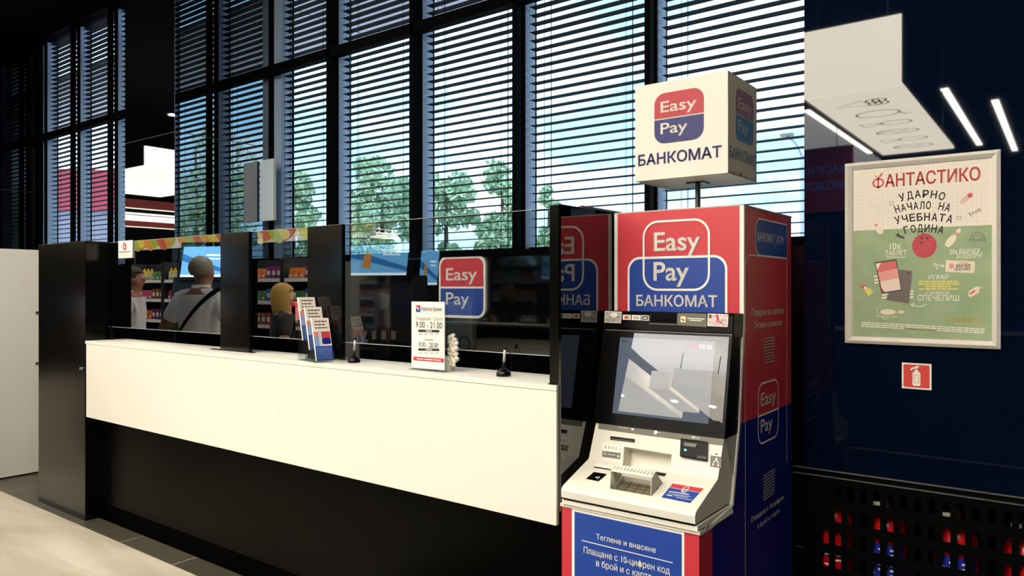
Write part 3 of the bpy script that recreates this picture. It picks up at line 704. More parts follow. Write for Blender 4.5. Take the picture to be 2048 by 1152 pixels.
A.ppoly([(1264, 630), (1281.5, 630.7), (1281, 640.7), (1263.5, 640.2)], M_WHT, 1); A.ptext('VISA', (1267, 638), 1278.5, 633, M_INK, bold=.02)
A.ppoly([(1282.5, 630.6), (1298.5, 631.2), (1298, 641.3), (1282, 640.8)], M_WHT, 1); A.ppoly([(1283.7, 632), (1297.3, 632.6), (1296.9, 640), (1283.3, 639.5)], mat('card_green', '#4f5138', .5), 2)
A.pline([(1286.5, 636), (1294.5, 636.4)], .003, M_WHT, 3)
A.build('card_marks', hdr); A = Art(PH, .0008, .0004)
A.ppoly([(1355, 626), (1413.5, 627.5), (1413, 654), (1354, 650.5)], M_GREY, 0)
A.poly(rrect(*A.H(1361, 644.5), *A.H(1372, 632.5), .003), mat('pale_yellow', '#efe2b2', .5), 1); A.ppoly([(1363, 638), (1370, 640), (1369, 641.5), (1363, 639.8)], M_BLACK, 2)
A.pline([(1375, 636.6), (1409, 638.3)], .0034, M_WHT, 1); A.pline([(1380, 640.4), (1403, 641.6)], .003, M_WHT, 1)
A.build('camera_note', hdr); A = Art(PH, .0008, .0004)
A.ppoly([(1416, 627), (1457, 628.6), (1455.5, 654), (1414.5, 652)], M_WHT, 0); A.ppoly([(1417, 628.2), (1456, 629.8), (1454.6, 652.8), (1415.6, 650.8)], M_PH2, 1)
A.ppoly([(1431, 629), (1437, 629.4), (1439, 642), (1434, 641)], M_RED, 2); A.ppoly([(1434, 641), (1446, 646), (1445, 648), (1433, 643)], mat('photo_skin', '#a8553f', .6), 3); A.ppoly([(1418, 629), (1424, 629.5), (1423, 637), (1418.5, 636)], mat('photo_brown', '#6b4038', .6), 3)
A.build('picture', hdr)
part('camera_window', PH, [(1303, 626), (1353, 628), (1353, 646), (1302, 644)], .0004, .0014, mat('camera_window_black', '#04040a', .1), hdr)
part('camera_ledge', PH, [(1300, 646.5), (1354, 648.5), (1354, 650.5), (1300, 648.3)], .0004, .006, M_GREY, hdr)
# black screen surround, lit display, front glass
uvb = [(-1.393+1.15, 0), (-.908+1.15, 0)]
bz = MB(); bz.prism([(2.357, 1.004), (2.430, 1.343), (2.5, 1.343), (2.5, 1.004)], AX0+.006, AX1-.003, mat('bezel_black', '#040405', .3, ior=1.3)); bzo = bz.build('screen_surround', am, bevel=.002)
PS = slope(2.357, 1.004, 2.430, 1.343)
dsp = Art(PS, .0008, .0003)
M_DISP = mat('lit_display', '#20252c', .5, emit='#7488a0', estr=.36)
disp = [(1240.6, 673.7), (1425.5, 684), (1417, 848.7), (1229.4, 826)]
uvs = [dsp.H(*p) for p in disp]; du0 = min(uvs[0][0], uvs[3][0]); du1 = max(uvs[1][0], uvs[2][0]); dv0 = (uvs[2][1]+uvs[3][1])/2; dv1 = (uvs[0][1]+uvs[1][1])/2
dsp.rect(du0, dv0, du1, dv1, M_DISP, 0)
M_DTX = mat('display_text', '#10141a', .5, emit='#3c4452', estr=.3)
dsp.ptext('Моля доближете', (1314, 730), 1366, 724.5, M_DTX); dsp.ptext('карта', (1319, 737.5), 1347, 733, M_DTX)
dsp.rect(du0+.012, dv1-.017, du0+.017, dv1-.010, M_DTX, 1); dsp.rect(du0+.019, dv1-.015, du0+.034, dv1-.012, M_DTX, 1)
dsp.rect(du1-.088, dv1-.026, du1-.062, dv1-.012, mat('display_red', '#400410', .5, emit='#a03a5a', estr=.6), 1)
for k in range(2): dsp.rect(du1-.056+.028*k, dv1-.026, du1-.034+.024*k, dv1-.012, mat('display_pale', '#333333', .5, emit='#c9b8c4', estr=.6), 1); dsp.rect(du1-.049+.028*k, dv1-.021, du1-.042+.027*k, dv1-.016, mat('display_red', '#400410', .5), 2)
dsp.build('display', bzo)
gpl = MB(); g0 = [(-1.393+1.155, .008), (-.908+1.145, .008), (-.908+1.145, .338), (-1.393+1.155, .338)]
gpl.hexa([PS.at(u, v, .003) for u, v in g0], [PS.at(u, v, .0055) for u, v in g0], glass('display_glass', 1.75)); gpl.build('front_glass', bzo)
# grey icon strip below the screen
sp = [(1199, 844.5), (1453, 877.5), (1447, 887.5), (1198.5, 853)]
stp = part('icon_strip', PA, [(1198.5, 843), (1450, 874.5), (1447, 891), (1197.5, 857.5)], .0003, .0035, M_GREY)
A = Art(Plane(PA.o+PA.n*.0035, PA.u, PA.v), .0006, .0004)
A.ppoly([(1261.5, 856.5), (1269.5, 857.5), (1265, 861.3)], M_WHT, 1); A.poly(ellipse(*A.H(1311.5, 864.5), .0062, .0075, 16), M_WHT, 1); A.ppoly([(1384, 873.0), (1391, 874.0), (1390.5, 876.5), (1383.5, 875.5)], M_WHT, 1)
A.pline([(1238, 854.3), (1244, 855.0)], .004, M_LGREY); A.pline([(1246, 855.3), (1256, 856.5)], .003, M_LGREY); A.pline([(1315, 865.1), (1322, 866.0)], .003, M_LGREY); A.pline([(1393, 876.0), (1400, 876.9)], .004, M_LGREY)
A.build('icons', stp)
m = MB(); m.hexa(*pbox(PA, [(1221.5, 872.5), (1270, 878.5), (1269.5, 885.5), (1221, 879.5)], .0003, .003), M_BLACK); m.hexa(*pbox(PA, [(1223, 877.3), (1268.5, 883.2), (1268.3, 884.6), (1223, 878.6)], .003, .005), M_GREY); m.build('receipt_slot', am)
st = part('instruction_label', PA, [(1206.5, 885.5), (1241.5, 890), (1240, 918.5), (1204.5, 913.5)], .0003, .0016, M_WHT)
A = Art(Plane(PA.o+PA.n*.0016, PA.u, PA.v), .0004, .0003); A.ppoly([(1205, 901.5), (1241, 906.3), (1240, 918.3), (1204.3, 913.3)], M_GREY, 0)
A.ppoly([(1235.5, 908.5), (1239, 913.2), (1235, 916)], M_WHT, 1); A.pline([(1208, 905.5), (1213, 906.2), (1212.6, 909.3), (1207.7, 908.6), (1208, 905.5)], .0012, M_WHT); A.pline([(1216, 908.6), (1231, 910.6)], .0035, M_LGREY)
for k in range(4): A.ppoly([(1210+7*k, 890.5+k), (1213+7*k, 891+k), (1212.7+7*k, 897+k), (1209.7+7*k, 896.5+k)], M_LGREY, 1)
A.build('icons', st)
# card reader
rd = part('card_reader', PA, [(1363.5, 878), (1417.5, 885), (1416, 924), (1362, 914.5)], .0003, .014, M_BLACK, bevel=.004)
RP = Plane(PA.o+PA.n*.014, PA.u, PA.v)
MB().hexa(*pbox(RP, [(1369, 885), (1396, 888.5), (1391, 895), (1368, 892)], .0002, .004), M_GREY).build('card_slot', rd)
A = Art(RP, .0008, .0003); A.ppoly([(1368.5, 897.5), (1373.5, 898.2), (1373.2, 902.3), (1368.2, 901.6)], mat('green_lamp', '#0c4030', .4, emit='#7ff0d0', estr=1.2), 1); A.ppoly([(1395, 911), (1413, 913.5), (1412.6, 919.5), (1394, 916.5)], mat('reader_grey', '#2a2a2a', .4), 1); A.build('indicator', rd)
hp = part('headphone_label', PA, [(1421.5, 911), (1443.5, 914), (1442.5, 937), (1420.5, 933)], .0003, .0014, M_GREY)
A = Art(Plane(PA.o+PA.n*.0014, PA.u, PA.v), .0005, .0003); c0 = A.H(1432, 925)
A.line([(c0[0]+.0085*math.cos(R(t)), c0[1]-.004+.010*math.sin(R(t))) for t in range(-20, 201, 20)], .0022, M_WHT); A.poly(ellipse(c0[0], c0[1]+.011, .0035, .004, 12), M_WHT, 1)
for s in (-1, 1): A.poly(ellipse(c0[0]+s*.0085, c0[1]-.008, .0022, .0045, 12), M_WHT, 2)
A.build('icon', hp)
MB().hexa(*pbox(PA, [(1431.5, 906.5), (1435, 907), (1434.8, 910), (1431.3, 909.5)], .0003, .001), M_BLACK).build('headphone_socket', am)
# shelf: contactless pad, label, sticker
cp = part('contactless_reader', PB, [(1172, 958.3), (1188, 944.7), (1214, 949), (1197, 963.2)], .0003, .0025, mat('reader_black', '#08080a', .15), bevel=.001)
A = Art(Plane(PB.o+PB.n*.0025, PB.u, PB.v), .0005, .0003); c0 = A.H(1193.5, 955)
for k in range(3): A.line([(c0[0]+(.003+.0035*k)*math.cos(R(t)), c0[1]+(.004+.004*k)*math.sin(R(t))) for t in range(-50, 51, 20)], .0016, M_WHT)
A.poly(ellipse(c0[0]-.002, c0[1], .003, .004, 10), M_WHT, 1); A.build('icon', cp)
sl = part('shelf_label', PB, [(1195, 925.5), (1236, 931.5), (1225, 940.5), (1187.5, 934)], .0003, .0012, M_WHT)
A = Art(Plane(PB.o+PB.n*.0012, PB.u, PB.v), .0004, .0003); A.ppoly([(1189, 933), (1219, 938), (1217.5, 940), (1187.5, 935)], M_BLACK, 0); A.ppoly([(1220, 938), (1225, 939), (1219, 941.5)], M_BLACK, 0); A.build('print', sl)
sk = part('sticker', PB, [(1345.5, 967.5), (1407, 977.5), (1380.5, 1006.5), (1323, 995)], .0003, .001, M_BLUE)
A = Art(Plane(PB.o+PB.n*.001, PB.u, PB.v), .0004, .0003); A.ppoly([(1345.5, 967.5), (1407, 977.5), (1400, 985.2), (1338.5, 975)], M_RED, 0)
A.pline([(1338.3, 975.2), (1399.8, 985.4)], .0018, M_WHT, 1)
e0 = A.H(1362, 984); e1 = A.H(1379, 974.5); A.line(rrect(e0[0], e0[1], e1[0], e1[1], .006), .0022, M_WHT, 1, True)
A.ptext('Easy', (1364.5, 979.3), 1376, 976.3, M_WHT, bold=.01); A.ptext('Pay', (1363, 984), 1372, 980.8, M_WHT, bold=.01)
for (a, b, wd) in (((1338, 983), (1378, 989.5), .004), ((1336, 986.5), (1382, 994), .0018), ((1333, 990), (1345, 992), .004), ((1348, 990.8), (1376, 995.3), .0018), ((1352, 995), (1385, 1000.4), .0018)): A.pline([a, b], wd, M_WHT)
A.build('print', sk)
# keypad under its shield
k0 = PB.hit(1221, 978); k1 = PB.hit(1300, 992); ku0, ku1, kv = k0[0], k1[0], (k0[1]+k1[1])/2
kv1 = PB.hit(1325, 966)[1]
kp = MB()
def kbox(u0, u1, v0, v1, h0, h1, m, b): b.hexa([PB.at(u, v, h0) for u, v in ((u0, v0), (u1, v0), (u1, v1), (u0, v1))], [PB.at(u, v, h1) for u, v in ((u0, v0), (u1, v0), (u1, v1), (u0, v1))], m)
kbox(ku0+.003, ku1-.003, kv+.004, kv1-.002, -.024, -.018, M_DSTEEL, kp)
M_KEY = mat('metal_keys', '#b3ab8e', .35, metal=.7)
for i in range(4):
    for j in range(4):
        du = (ku1-ku0-.016)/4; dv_ = (kv1-kv-.016)/4
        kbox(ku0+.008+du*i+.0015, ku0+.008+du*(i+1)-.0015, kv+.009+dv_*j+.0015, kv+.009+dv_*(j+1)-.0015, -.018, -.012, M_KEY, kp)
kp.build('keypad', am)
shd = MB(); vA, vB = kv, kv1
pr = [(vA, 0), (vA+.026, .05), (vA+.056, .056), (vB+.006, .0)]
for (ua, ub) in ((ku0-.004, ku0-.001), (ku1+.001, ku1+.004)):
    shd.hexa([PB.at(ua, v, h) for v, h in pr], [PB.at(ub, v, h) for v, h in pr], M_LGREY)
tp = [(vA+.026, .05), (vA+.056, .056), (vA+.056, .059), (vA+.024, .053)]
shd.hexa([PB.at(ku0-.004, v, h) for v, h in tp], [PB.at(ku1+.004, v, h) for v, h in tp], M_CREAM)
for k in range(4):
    vv = vA+.018+.011*k; shd.hexa(*[[PB.at(u, v, h) for v, h in ((vv, .004), (vv+.003, .004), (vv+.010, .042), (vv+.007, .042))] for u in (ku0-.001, ku0+.0012)], M_CREAM2)
for k in range(12):
    uu = ku0+.004+(ku1-ku0-.008)*k/11; kbox(uu-.0022, uu+.0022, vA+.034, vA+.05, .0575, .0605, M_CREAM2, shd)
shd.build('keypad_shield', am)
MB().hexa(*pbox(PB, [(1309, 944), (1333, 948), (1329, 953), (1314, 950.5)], .0003, .002), M_BLACK).build('shelf_slot', am)

# ------------------------------------------------------------------ illuminated-cube style sign on a pole above the machine
cs_ = thing('cube_sign', (-1.238, 2.935, 1.79), 'white cube sign on a pole above the cash machine', 'sign')
CX0, CX1, CY0, CY1, CZ0, CZ1 = -1.435, -1.041, 2.75, 3.075, 1.94, 2.331
M_CUBE = mat('white_acrylic_cube', '#e9e2d4', .4)
def milky(name, c):
    m = bpy.data.materials.new(name); m.use_nodes = True; t = m.node_tree; t.nodes.clear()
    o = t.nodes.new('ShaderNodeOutputMaterial'); mx = t.nodes.new('ShaderNodeMixShader'); d = t.nodes.new('ShaderNodeBsdfDiffuse'); tl_ = t.nodes.new('ShaderNodeBsdfTranslucent')
    d.inputs['Color'].default_value = lin(c); tl_.inputs['Color'].default_value = lin(c); mx.inputs['Fac'].default_value = .62
    t.links.new(d.outputs[0], mx.inputs[1]); t.links.new(tl_.outputs[0], mx.inputs[2]); t.links.new(mx.outputs[0], o.inputs['Surface']); return m
M_MILK = milky('milky_acrylic', '#eeeae2')
box('front_panel', CX0, CX1, CY0, CY0+.004, CZ0, CZ1, M_CUBE, cs_)
m = MB()
m.box(CX0, CX0+.001, CY0+.004, CY1, CZ0, CZ1, M_MILK); m.box(CX1-.001, CX1, CY0+.004, CY1, CZ0, CZ1, M_MILK); m.box(CX0+.001, CX1-.001, CY1-.001, CY1, CZ0+.004, CZ1-.001, M_MILK); m.box(CX0+.001, CX1-.001, CY0+.004, CY1-.001, CZ1-.001, CZ1, M_MILK)
m.build('side_panels', cs_)
box('bottom_panel', CX0+.001, CX1-.001, CY0+.004, CY1-.001, CZ0, CZ0+.004, M_CUBE, cs_)
A = Art(Plane((0, CY0, 0), (1, 0, 0), (0, 0, 1)))
M_CINK = mat('cube_ink', '#22236a', .45)
logo(A, -1.347, 2.0825, -1.137, 2.285, mat('cube_red', '#b3202e', .4), M_CINK, M_CUBE, r=.045, layer=0)
A.text('БАНКОМАТ', -1.42, 2.003, .355, .041, M_CINK, 1, bold=.02); A.build('front_graphics', cs_)
A = Art(Plane((CX1, 0, 0), (0, 1, 0), (0, 0, 1)))
s0 = A.H(1471, 285); s1 = A.H(1506, 180)
logo(A, s0[0], 2.0825, s1[0], 2.285, mat('light_washed_red', '#b07a96', .4), mat('light_washed_blue', '#5a8cba', .4), M_CUBE, r=.035, layer=0)  # side print paler than the front: backlit wash put into its colours
t0 = A.H(1458.5, 313); A.text('БАНКОМАТ', CY0+.012, 2.003, CY1-CY0-.022, .041, mat('light_washed_ink', '#6f93b8', .4), 1, bold=.02)
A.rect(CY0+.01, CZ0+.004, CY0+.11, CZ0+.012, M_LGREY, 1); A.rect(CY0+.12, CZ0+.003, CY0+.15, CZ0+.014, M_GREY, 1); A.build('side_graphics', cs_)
for yy in (CY0+.06, CY0+.2): box('screw', CX1, CX1+.002, yy-.004, yy+.004, CZ0+.004, CZ0+.009, M_STEEL, cs_)
m = MB(); m.lathe([(.011, 0), (.011, .142)], (-1.238, 2.93, 1.7915), M_DSTEEL, 20); m.build('pole', cs_)
box('pole_flange', -1.275, -1.2, 2.895, 2.965, 1.934, 1.94, M_BLACK, cs_)
box('pole_foot', -1.275, -1.2, 2.895, 2.965, 1.79, 1.7925, M_BLACK, cs_)

# ------------------------------------------------------------------ framed poster
po = thing('poster', (-.448, 3.085, 1.288), 'framed green and cream prize poster on the black wall', 'poster')
FU0, FU1, FV0, FV1, FB = -.7, -.192, 1.286, 1.984, .026
pm = MB(); base = [(FU0, FV0), (FU1, FV0), (FU1, FV1), (FU0, FV1)]; inn = [(FU0+FB, FV0+FB), (FU1-FB, FV0+FB), (FU1-FB, FV1-FB), (FU0+FB, FV1-FB)]
mid = [(FU0+FB*.45, FV0+FB*.45), (FU1-FB*.45, FV0+FB*.45), (FU1-FB*.45, FV1-FB*.45), (FU0+FB*.45, FV1-FB*.45)]
Lp = [[(u, 3.099, v) for u, v in base], [(u, 3.086, v) for u, v in base], [(u, 3.078, v) for u, v in mid], [(u, 3.088, v) for u, v in inn], [(u, 3.094, v) for u, v in inn]]
vs = [p for l in Lp for p in l]; pm.raw(vs, [(k*4+i, k*4+(i+1) % 4, (k+1)*4+(i+1) % 4, (k+1)*4+i) for k in range(4) for i in range(4)], M_ALU)
pm.build('frame', po)
box('backing', FU0+.01, FU1-.01, 3.0925, 3.098, FV0+.01, FV1-.01, M_LGREY, po)
A = Art(Plane((0, 3.092, 0), (1, 0, 0), (0, 0, 1)), .0002, .00035)
GP = mat('chalk_green', '#a2b48c', .6, noise=(9, '#8ea37a')); PAP = mat('squared_paper', '#f0e6d6', .6); GL = mat('paper_grid', '#ddd3c6', .6)
CHK = mat('chalk_white', '#f4f1e0', .6); YEL = mat('chalk_yellow', '#e6d56a', .6); SAL = mat('salmon_red', '#d8574c', .6); PEN = mat('marker_grey', '#4b4742', .6); BALL = mat('ball_red', '#c0414a', .6); PINK = mat('pin_cream', '#ece0c6', .6)
pu0, pu1, pv0, pv1 = FU0+FB+.004, FU1-FB, FV0+FB+.004, FV1-FB
vsplit = 1.722
A.rect(pu0, pv0, pu1, vsplit, GP, 0); A.rect(pu0, vsplit, pu1, pv1, PAP, 0)
n = 30
for k in range(1, n): uu = pu0+(pu1-pu0)*k/n; A.rect(uu-.0004, vsplit, uu+.0004, pv1, GL, 1)
for k in range(1, 16): vv = vsplit+(pv1-vsplit)*k/16; A.rect(pu0, vv-.0004, pu1, vv+.0004, GL, 1)
A.ptext('АНТАСТИКО', (1770, 374), 1961, 351, SAL, bold=.02)
c0 = A.H(1756.5, 366); A.line(ellipse(c0[0], c0[1], .0175, .0155), .006, SAL, 2, True); A.line([(c0[0], c0[1]-.021), (c0[0], c0[1]+.023)], .006, SAL, 2)
A.poly([(c0[0]+.001, c0[1]+.02), (c0[0]+.009, c0[1]+.036), (c0[0]+.017, c0[1]+.037), (c0[0]+.010, c0[1]+.023)], SAL, 2); A.poly([(c0[0]-.001, c0[1]+.02), (c0[0]-.008, c0[1]+.028), (c0[0]-.012, c0[1]+.03), (c0[0]-.008, c0[1]+.022)], SAL, 2)
for word, L, Rr, amp in (('УДАРНО', (1799, 406), 1890, 8), ('НАЧАЛО НА', (1791, 428), 1900, 7), ('УЧЕБНАТА', (1791, 450), 1905, 6), ('ГОДИНА', (1809, 469.5), 1887, 4)):
    a = A.H(*L); b = A.H(Rr, L[1]); n = len(word); wd = (b[0]-a[0])/n
    for k, ch in enumerate(word):
        if ch == ' ': continue
        t = (k+.5)/n*2-1; A.text(ch, a[0]+wd*k+wd*.08, a[1]+(1-t*t)*amp*.0019, wd*.82, .0255, PEN, bold=.025, rot=-t*.32, layer=3)
cb = A.H(1848.5, 491.5); A.poly(ellipse(cb[0], cb[1], .040, .045), BALL, 2)
for dx, dy in ((-.008, .028), (.010, .028), (-.009, .012)): A.poly(ellipse(cb[0]+dx, cb[1]+dy, .0045, .005, 12), PEN, 3)
for k in range(5): A.line([(cb[0]-.034+.01*k, cb[1]-.02+.006*k), (cb[0]+.012+.005*k, cb[1]-.03+.012*k)], .0012, mat('ball_shine', '#cf5f66', .6), 3)
def pin(p0, p1, wd):
    a, b = Vector(A.H(*p0)), Vector(A.H(*p1)); d = b-a; q = Vector((-d.y, d.x)).normalized()
    prof = [(0, .5), (.05, .7), (.22, 1), (.45, .9), (.62, .45), (.72, .36), (.82, .5), (.92, .5), (1, .2)]
    A.poly([tuple(a+d*t+q*wd*w_) for t, w_ in prof]+[tuple(a+d*t-q*wd*w_) for t, w_ in prof[::-1]], PINK, 2)
    for t in (.66, .74): A.line([tuple(a+d*t+q*wd*.42), tuple(a+d*t-q*wd*.42)], .003, SAL, 3)
pin((1893, 493), (1921, 457), .0125); pin((1764, 467), (1747, 443), .0115); pin((1762, 624), (1808, 624), .0105)
A.ptext('10х', (1780, 499), 1802, 487, CHK, bold=.0); A.ptext('ТАБЛЕТ', (1771, 511), 1813, 502, CHK)
A.pline([(1773, 514.2), (1812, 514.6)], .0022, CHK)
A.ptext('20х ВАУЧЕР', (1899, 508), 1960, 499, CHK); A.ptext('ЗА БОУЛИНГ', (1912, 517), 1966, 507.5, CHK)
A.ppoly([(1798, 539), (1825, 542), (1818, 607), (1772, 600)], mat('tablet_grey', '#6f625e', .5), 3); A.poly(ellipse(*A.H(1817, 546), .0042, .0048, 12), PEN, 4)
for yy in (553, 560, 566, 590, 596): A.pline([(1747+(yy % 3), yy), (1757, yy-1)], .006, CHK, 1) if yy < 580 else A.pline([(1764, yy), (1774, yy-1)], .006, CHK, 1)
for yy in (583, 589, 595): A.pline([(1817, yy), (1827, yy-1)], .006, CHK, 1)
A.ppoly([(1749.5, 524.5), (1793, 518.3), (1804.5, 581.5), (1763, 588)], PEN, 4)
A.ppoly([(1752, 527), (1791.5, 521.3), (1802, 579), (1764.5, 585)], mat('screen_rose', '#d86a66', .5), 5)
A.ppoly([(1760, 557), (1797, 550), (1802, 579), (1764.5, 585)], mat('screen_pale', '#f0d6c8', .5), 6); A.ppoly([(1757, 545), (1795, 537), (1798.5, 556), (1761, 563)], mat('screen_mid', '#e79e92', .5), 7); A.ppoly([(1752, 527), (1762, 525.5), (1754.5, 540)], CHK, 6); A.ppoly([(1762.5, 575), (1770, 584), (1764.5, 585)], mat('screen_red', '#c23a48', .5), 8)
A.ppoly([(1892, 520.3), (1950, 523), (1949, 546.8), (1890.3, 543.5)], PINK, 3); A.ptext('ВАУЧЕР', (1912.5, 534.5), 1941, 529, PEN, bold=.03, layer=4); A.ptext('ЗА БОУЛИНГ', (1909, 541), 1942, 536, PEN, bold=.03, layer=4)
A.poly(ellipse(*A.H(1903, 532), .008, .010, 14), mat('screen_mid', '#e79e92', .5), 4); A.pline([(1917, 525), (1937, 526)], .002, SAL, 4)
A.pline([(1872.5, 539.5), (1875.5, 536), (1870, 531), (1866, 527.5), (1869, 526.5), (1878, 531), (1888.5, 532)], .0024, CHK); A.pline([(1883, 528.5), (1889, 532), (1882.5, 534.5)], .0024, CHK)
A.ptext('ИГРАЙ', (1857.5, 558.5), 1897, 550.5, CHK)
for k, (a, b) in enumerate(((1838, 1917), (1837, 1919), (1851, 1902), (1838, 1915))):
    y0 = 563.3+k*4.9; xx = a
    while xx < b: ln = 5+((xx*7) % 9); A.pline([(xx, y0), (min(xx+ln, b), y0)], .0058, YEL, 2); xx += ln+1.6
A.ptext('И МОЖЕШ ДА', (1853, 588), 1900, 583, CHK); A.ptext('СПЕЧЕЛИШ', (1835.5, 601), 1918, 590, CHK)
A.pline([(1852, 608), (1847, 612), (1838, 613.5), (1829, 611), (1822, 608.5)], .0026, CHK); A.pline([(1829, 606.5), (1822, 608.5), (1826, 614)], .0026, CHK)
A.ptext('СТИСКАМЕ ТИ ПАЛЦИ', (1889.5, 642), 1964.5, 635, YEL, bold=.03); A.pline([(1908, 646.8), (1946, 647.3)], .0012, YEL)
for k in range(3):
    xx = 1723
    while xx < 1968:
        ln = 4+((int(xx)*13+k*5) % 11); e = min(xx+ln, 1969); f_ = lambda x: 644.5+k*3.9+(x-1723)*.056
        A.pline([(xx, f_(xx)), (e, f_(e))], .0036, CHK, 2); xx += ln+1.4
A.pline([(1810, 657.5), (1872, 661)], .0034, YEL, 2)
A.pline([(1754.5, 614), (1754, 633)], .0014, CHK); A.pline([(1752, 632.5), (1780, 633)], .0014, CHK); A.pline([(1758, 630), (1762, 623), (1767, 620)], .0014, CHK); A.pline([(1765, 632), (1767, 638), (1773, 639), (1775, 633)], .0014, CHK); A.pline([(1782, 633), (1795, 633.4)], .0014, CHK)
A.ppoly([(1721, 573), (1729.5, 569.5), (1738, 577), (1729, 581.5)], SAL, 2); A.ppoly([(1729, 580), (1738, 575.5), (1747.5, 583.5), (1737, 592.5)], YEL, 3); A.poly(ellipse(*A.H(1730.5, 576), .006, .006, 12), CHK, 3)
A.ppoly([(1938, 582), (1953, 572.5), (1959.5, 574), (1958, 585.5), (1942, 594), (1936, 592)], PINK, 2); A.pline([(1956, 577), (1962, 575), (1967, 576)], .0012, CHK); A.pline([(1940, 588), (1950, 581)], .006, SAL, 3)
A.line(ellipse(*A.H(1757, 414), .009, .010, 16), .0018, GL, 2, True); A.pline([(1745, 397), (1741, 404), (1745, 408), (1750, 408)], .0022, GL, 2)
for (cx, cy, r) in ((1783.5, 407, .012), (1918, 436, .0105)):
    a = A.H(cx, cy); A.line([(a[0]+r*(1 if k % 2 == 0 else .42)*math.cos(R(45*k+45)), a[1]+r*(1 if k % 2 == 0 else .42)*math.sin(R(45*k+45))) for k in range(8)], .0014, PEN if r < .011 else M_MGR, 2, True)
A.ppoly([(1920, 401), (1940, 384), (1948, 387), (1946, 393), (1927, 408), (1921, 407)], mat('pale_rose', '#e3c3b6', .6), 2); A.poly(ellipse(*A.H(1940, 391), .008, .008, 12), SAL, 3)
A.ptext('F=ma', (1943, 434), 1968, 425, PEN, rot=.62)
a = A.H(1954.5, 478.5); A.line([(a[0]-.026, a[1]), (a[0]+.026, a[1])], .0016, PEN); A.line([(a[0]-.026, a[1]-.006), (a[0]+.026, a[1]-.006)], .0016, PEN); A.line([(a[0]+.022*math.cos(R(t)), a[1]+.024*math.sin(R(t))) for t in range(0, 181, 15)], .0016, PEN); A.line([(a[0]+.014*math.cos(R(t)), a[1]+.015*math.sin(R(t))) for t in range(0, 181, 15)], .0012, PEN)
A.ppoly([(1790, 470), (1797, 466), (1801, 471), (1810, 474), (1808, 478), (1797, 475)], PEN, 2)
A.build('print', po)

# ------------------------------------------------------------------ fire extinguisher sign
fs = thing('safety_sign', (-.453, 3.095, 1.124), 'small red square fire extinguisher sign below the poster', 'sign')
box('sign_plate', -.5025, -.405, 3.096, 3.0995, 1.1245, 1.2205, M_WHT, fs)
A = Art(Plane((-.454, 3.096, 1.1725), (1, 0, 0), (0, 0, 1)), .0004, .0003); SR = mat('sign_red', '#d8453c', .5)
A.poly(rrect(-.043, -.0425, .043, .0425, .006), SR, 0); A.poly(rrect(-.013, -.036, .013, .016, .006), M_WHT, 1); A.rect(-.006, .014, .006, .024, M_WHT, 1); A.line([(-.019, .022), (-.013, .029), (-.004, .031), (.004, .031)], .006, M_WHT, 1)
A.line([(-.002, .036), (.009, .036)], .005, M_WHT, 2); A.line(rrect(-.0085, -.024, .0085, .005, .001), .0012, SR, 2, True); A.build('pictogram', fs)

# ------------------------------------------------------------------ perforated extinguisher cabinet in the wall
ec = thing('extinguisher_cabinet', (.2, 3.2, 0), 'black wall cabinet with extinguisher-shaped cut-outs in its door', 'cabinet')
PX0, PX1 = -.897, .95
M_PERF = mat('perforated_black_metal', '#020404', .5, ior=1.15)
cu = bpy.data.curves.new('door', 'CURVE'); cu.dimensions = '2D'; cu.fill_mode = 'BOTH'; cu.extrude = .001
def spl(pts):
    s = cu.splines.new('POLY'); s.points.add(len(pts)-1); s.use_cyclic_u = True
    for p, (u, v) in zip(s.points, pts): p.co = (u, v, 0, 1)
spl([(PX0, .04), (PX1, .04), (PX1, .7475), (PX0, .7475)])
def bottle(u, v):
    w_, h_ = .0127, .027
    return [(u+a*w_, v+b*h_) for a, b in ((-.95, -1), (.95, -1), (.95, .3), (.8, .52), (.35, .66), (.35, .74), (1.1, .8), (1.1, .9), (.3, .97), (-.9, .97), (-1.25, .8), (-1.25, .68), (-.9, .82), (-.35, .84), (-.35, .66), (-.8, .52), (-.95, .3))]
holes = [(-.775+.0463*i, .695-.0915*j) for i in range(33) for j in range(7)]
for u, v in holes:
    if not (v > .6 and u < -.74): spl(bottle(u, v))
ob = bpy.data.objects.new('door', cu); COL.objects.link(ob); bpy.context.view_layer.update()
me = bpy.data.meshes.new_from_object(ob.evaluated_get(bpy.context.evaluated_depsgraph_get())); bpy.data.objects.remove(ob)
me.transform(Matrix(((1, 0, 0, 0), (0, 0, -1, 3.101), (0, 1, 0, 0), (0, 0, 0, 1)))); me.materials.clear(); me.materials.append(M_PERF)
door = place('door', me, ec)
lt = MB(); lt.box(-.892, -.855, 3.094, 3.1, .432, .452, M_BLACK); lt.box(-.892, -.855, 3.0925, 3.094, .4515, .4535, M_EDGE); lt.build('latch', door)
sb = MB(); sb.box(PX0, PX1, 3.44, 3.45, 0, .75, M_BLACK); sb.box(PX0, PX0+.005, 3.103, 3.44, 0, .75, M_BLACK); sb.box(PX0, PX1, 3.103, 3.44, 0, .04, M_BLACK); sb.box(PX1-.005, PX1, 3.103, 3.44, 0, .75, M_BLACK)
sb.build('cabinet_box', ec)
M_EXT = mat('extinguisher_red', '#b31014', .25); M_EXB = mat('extinguisher_blue', '#1c2a8c', .35)
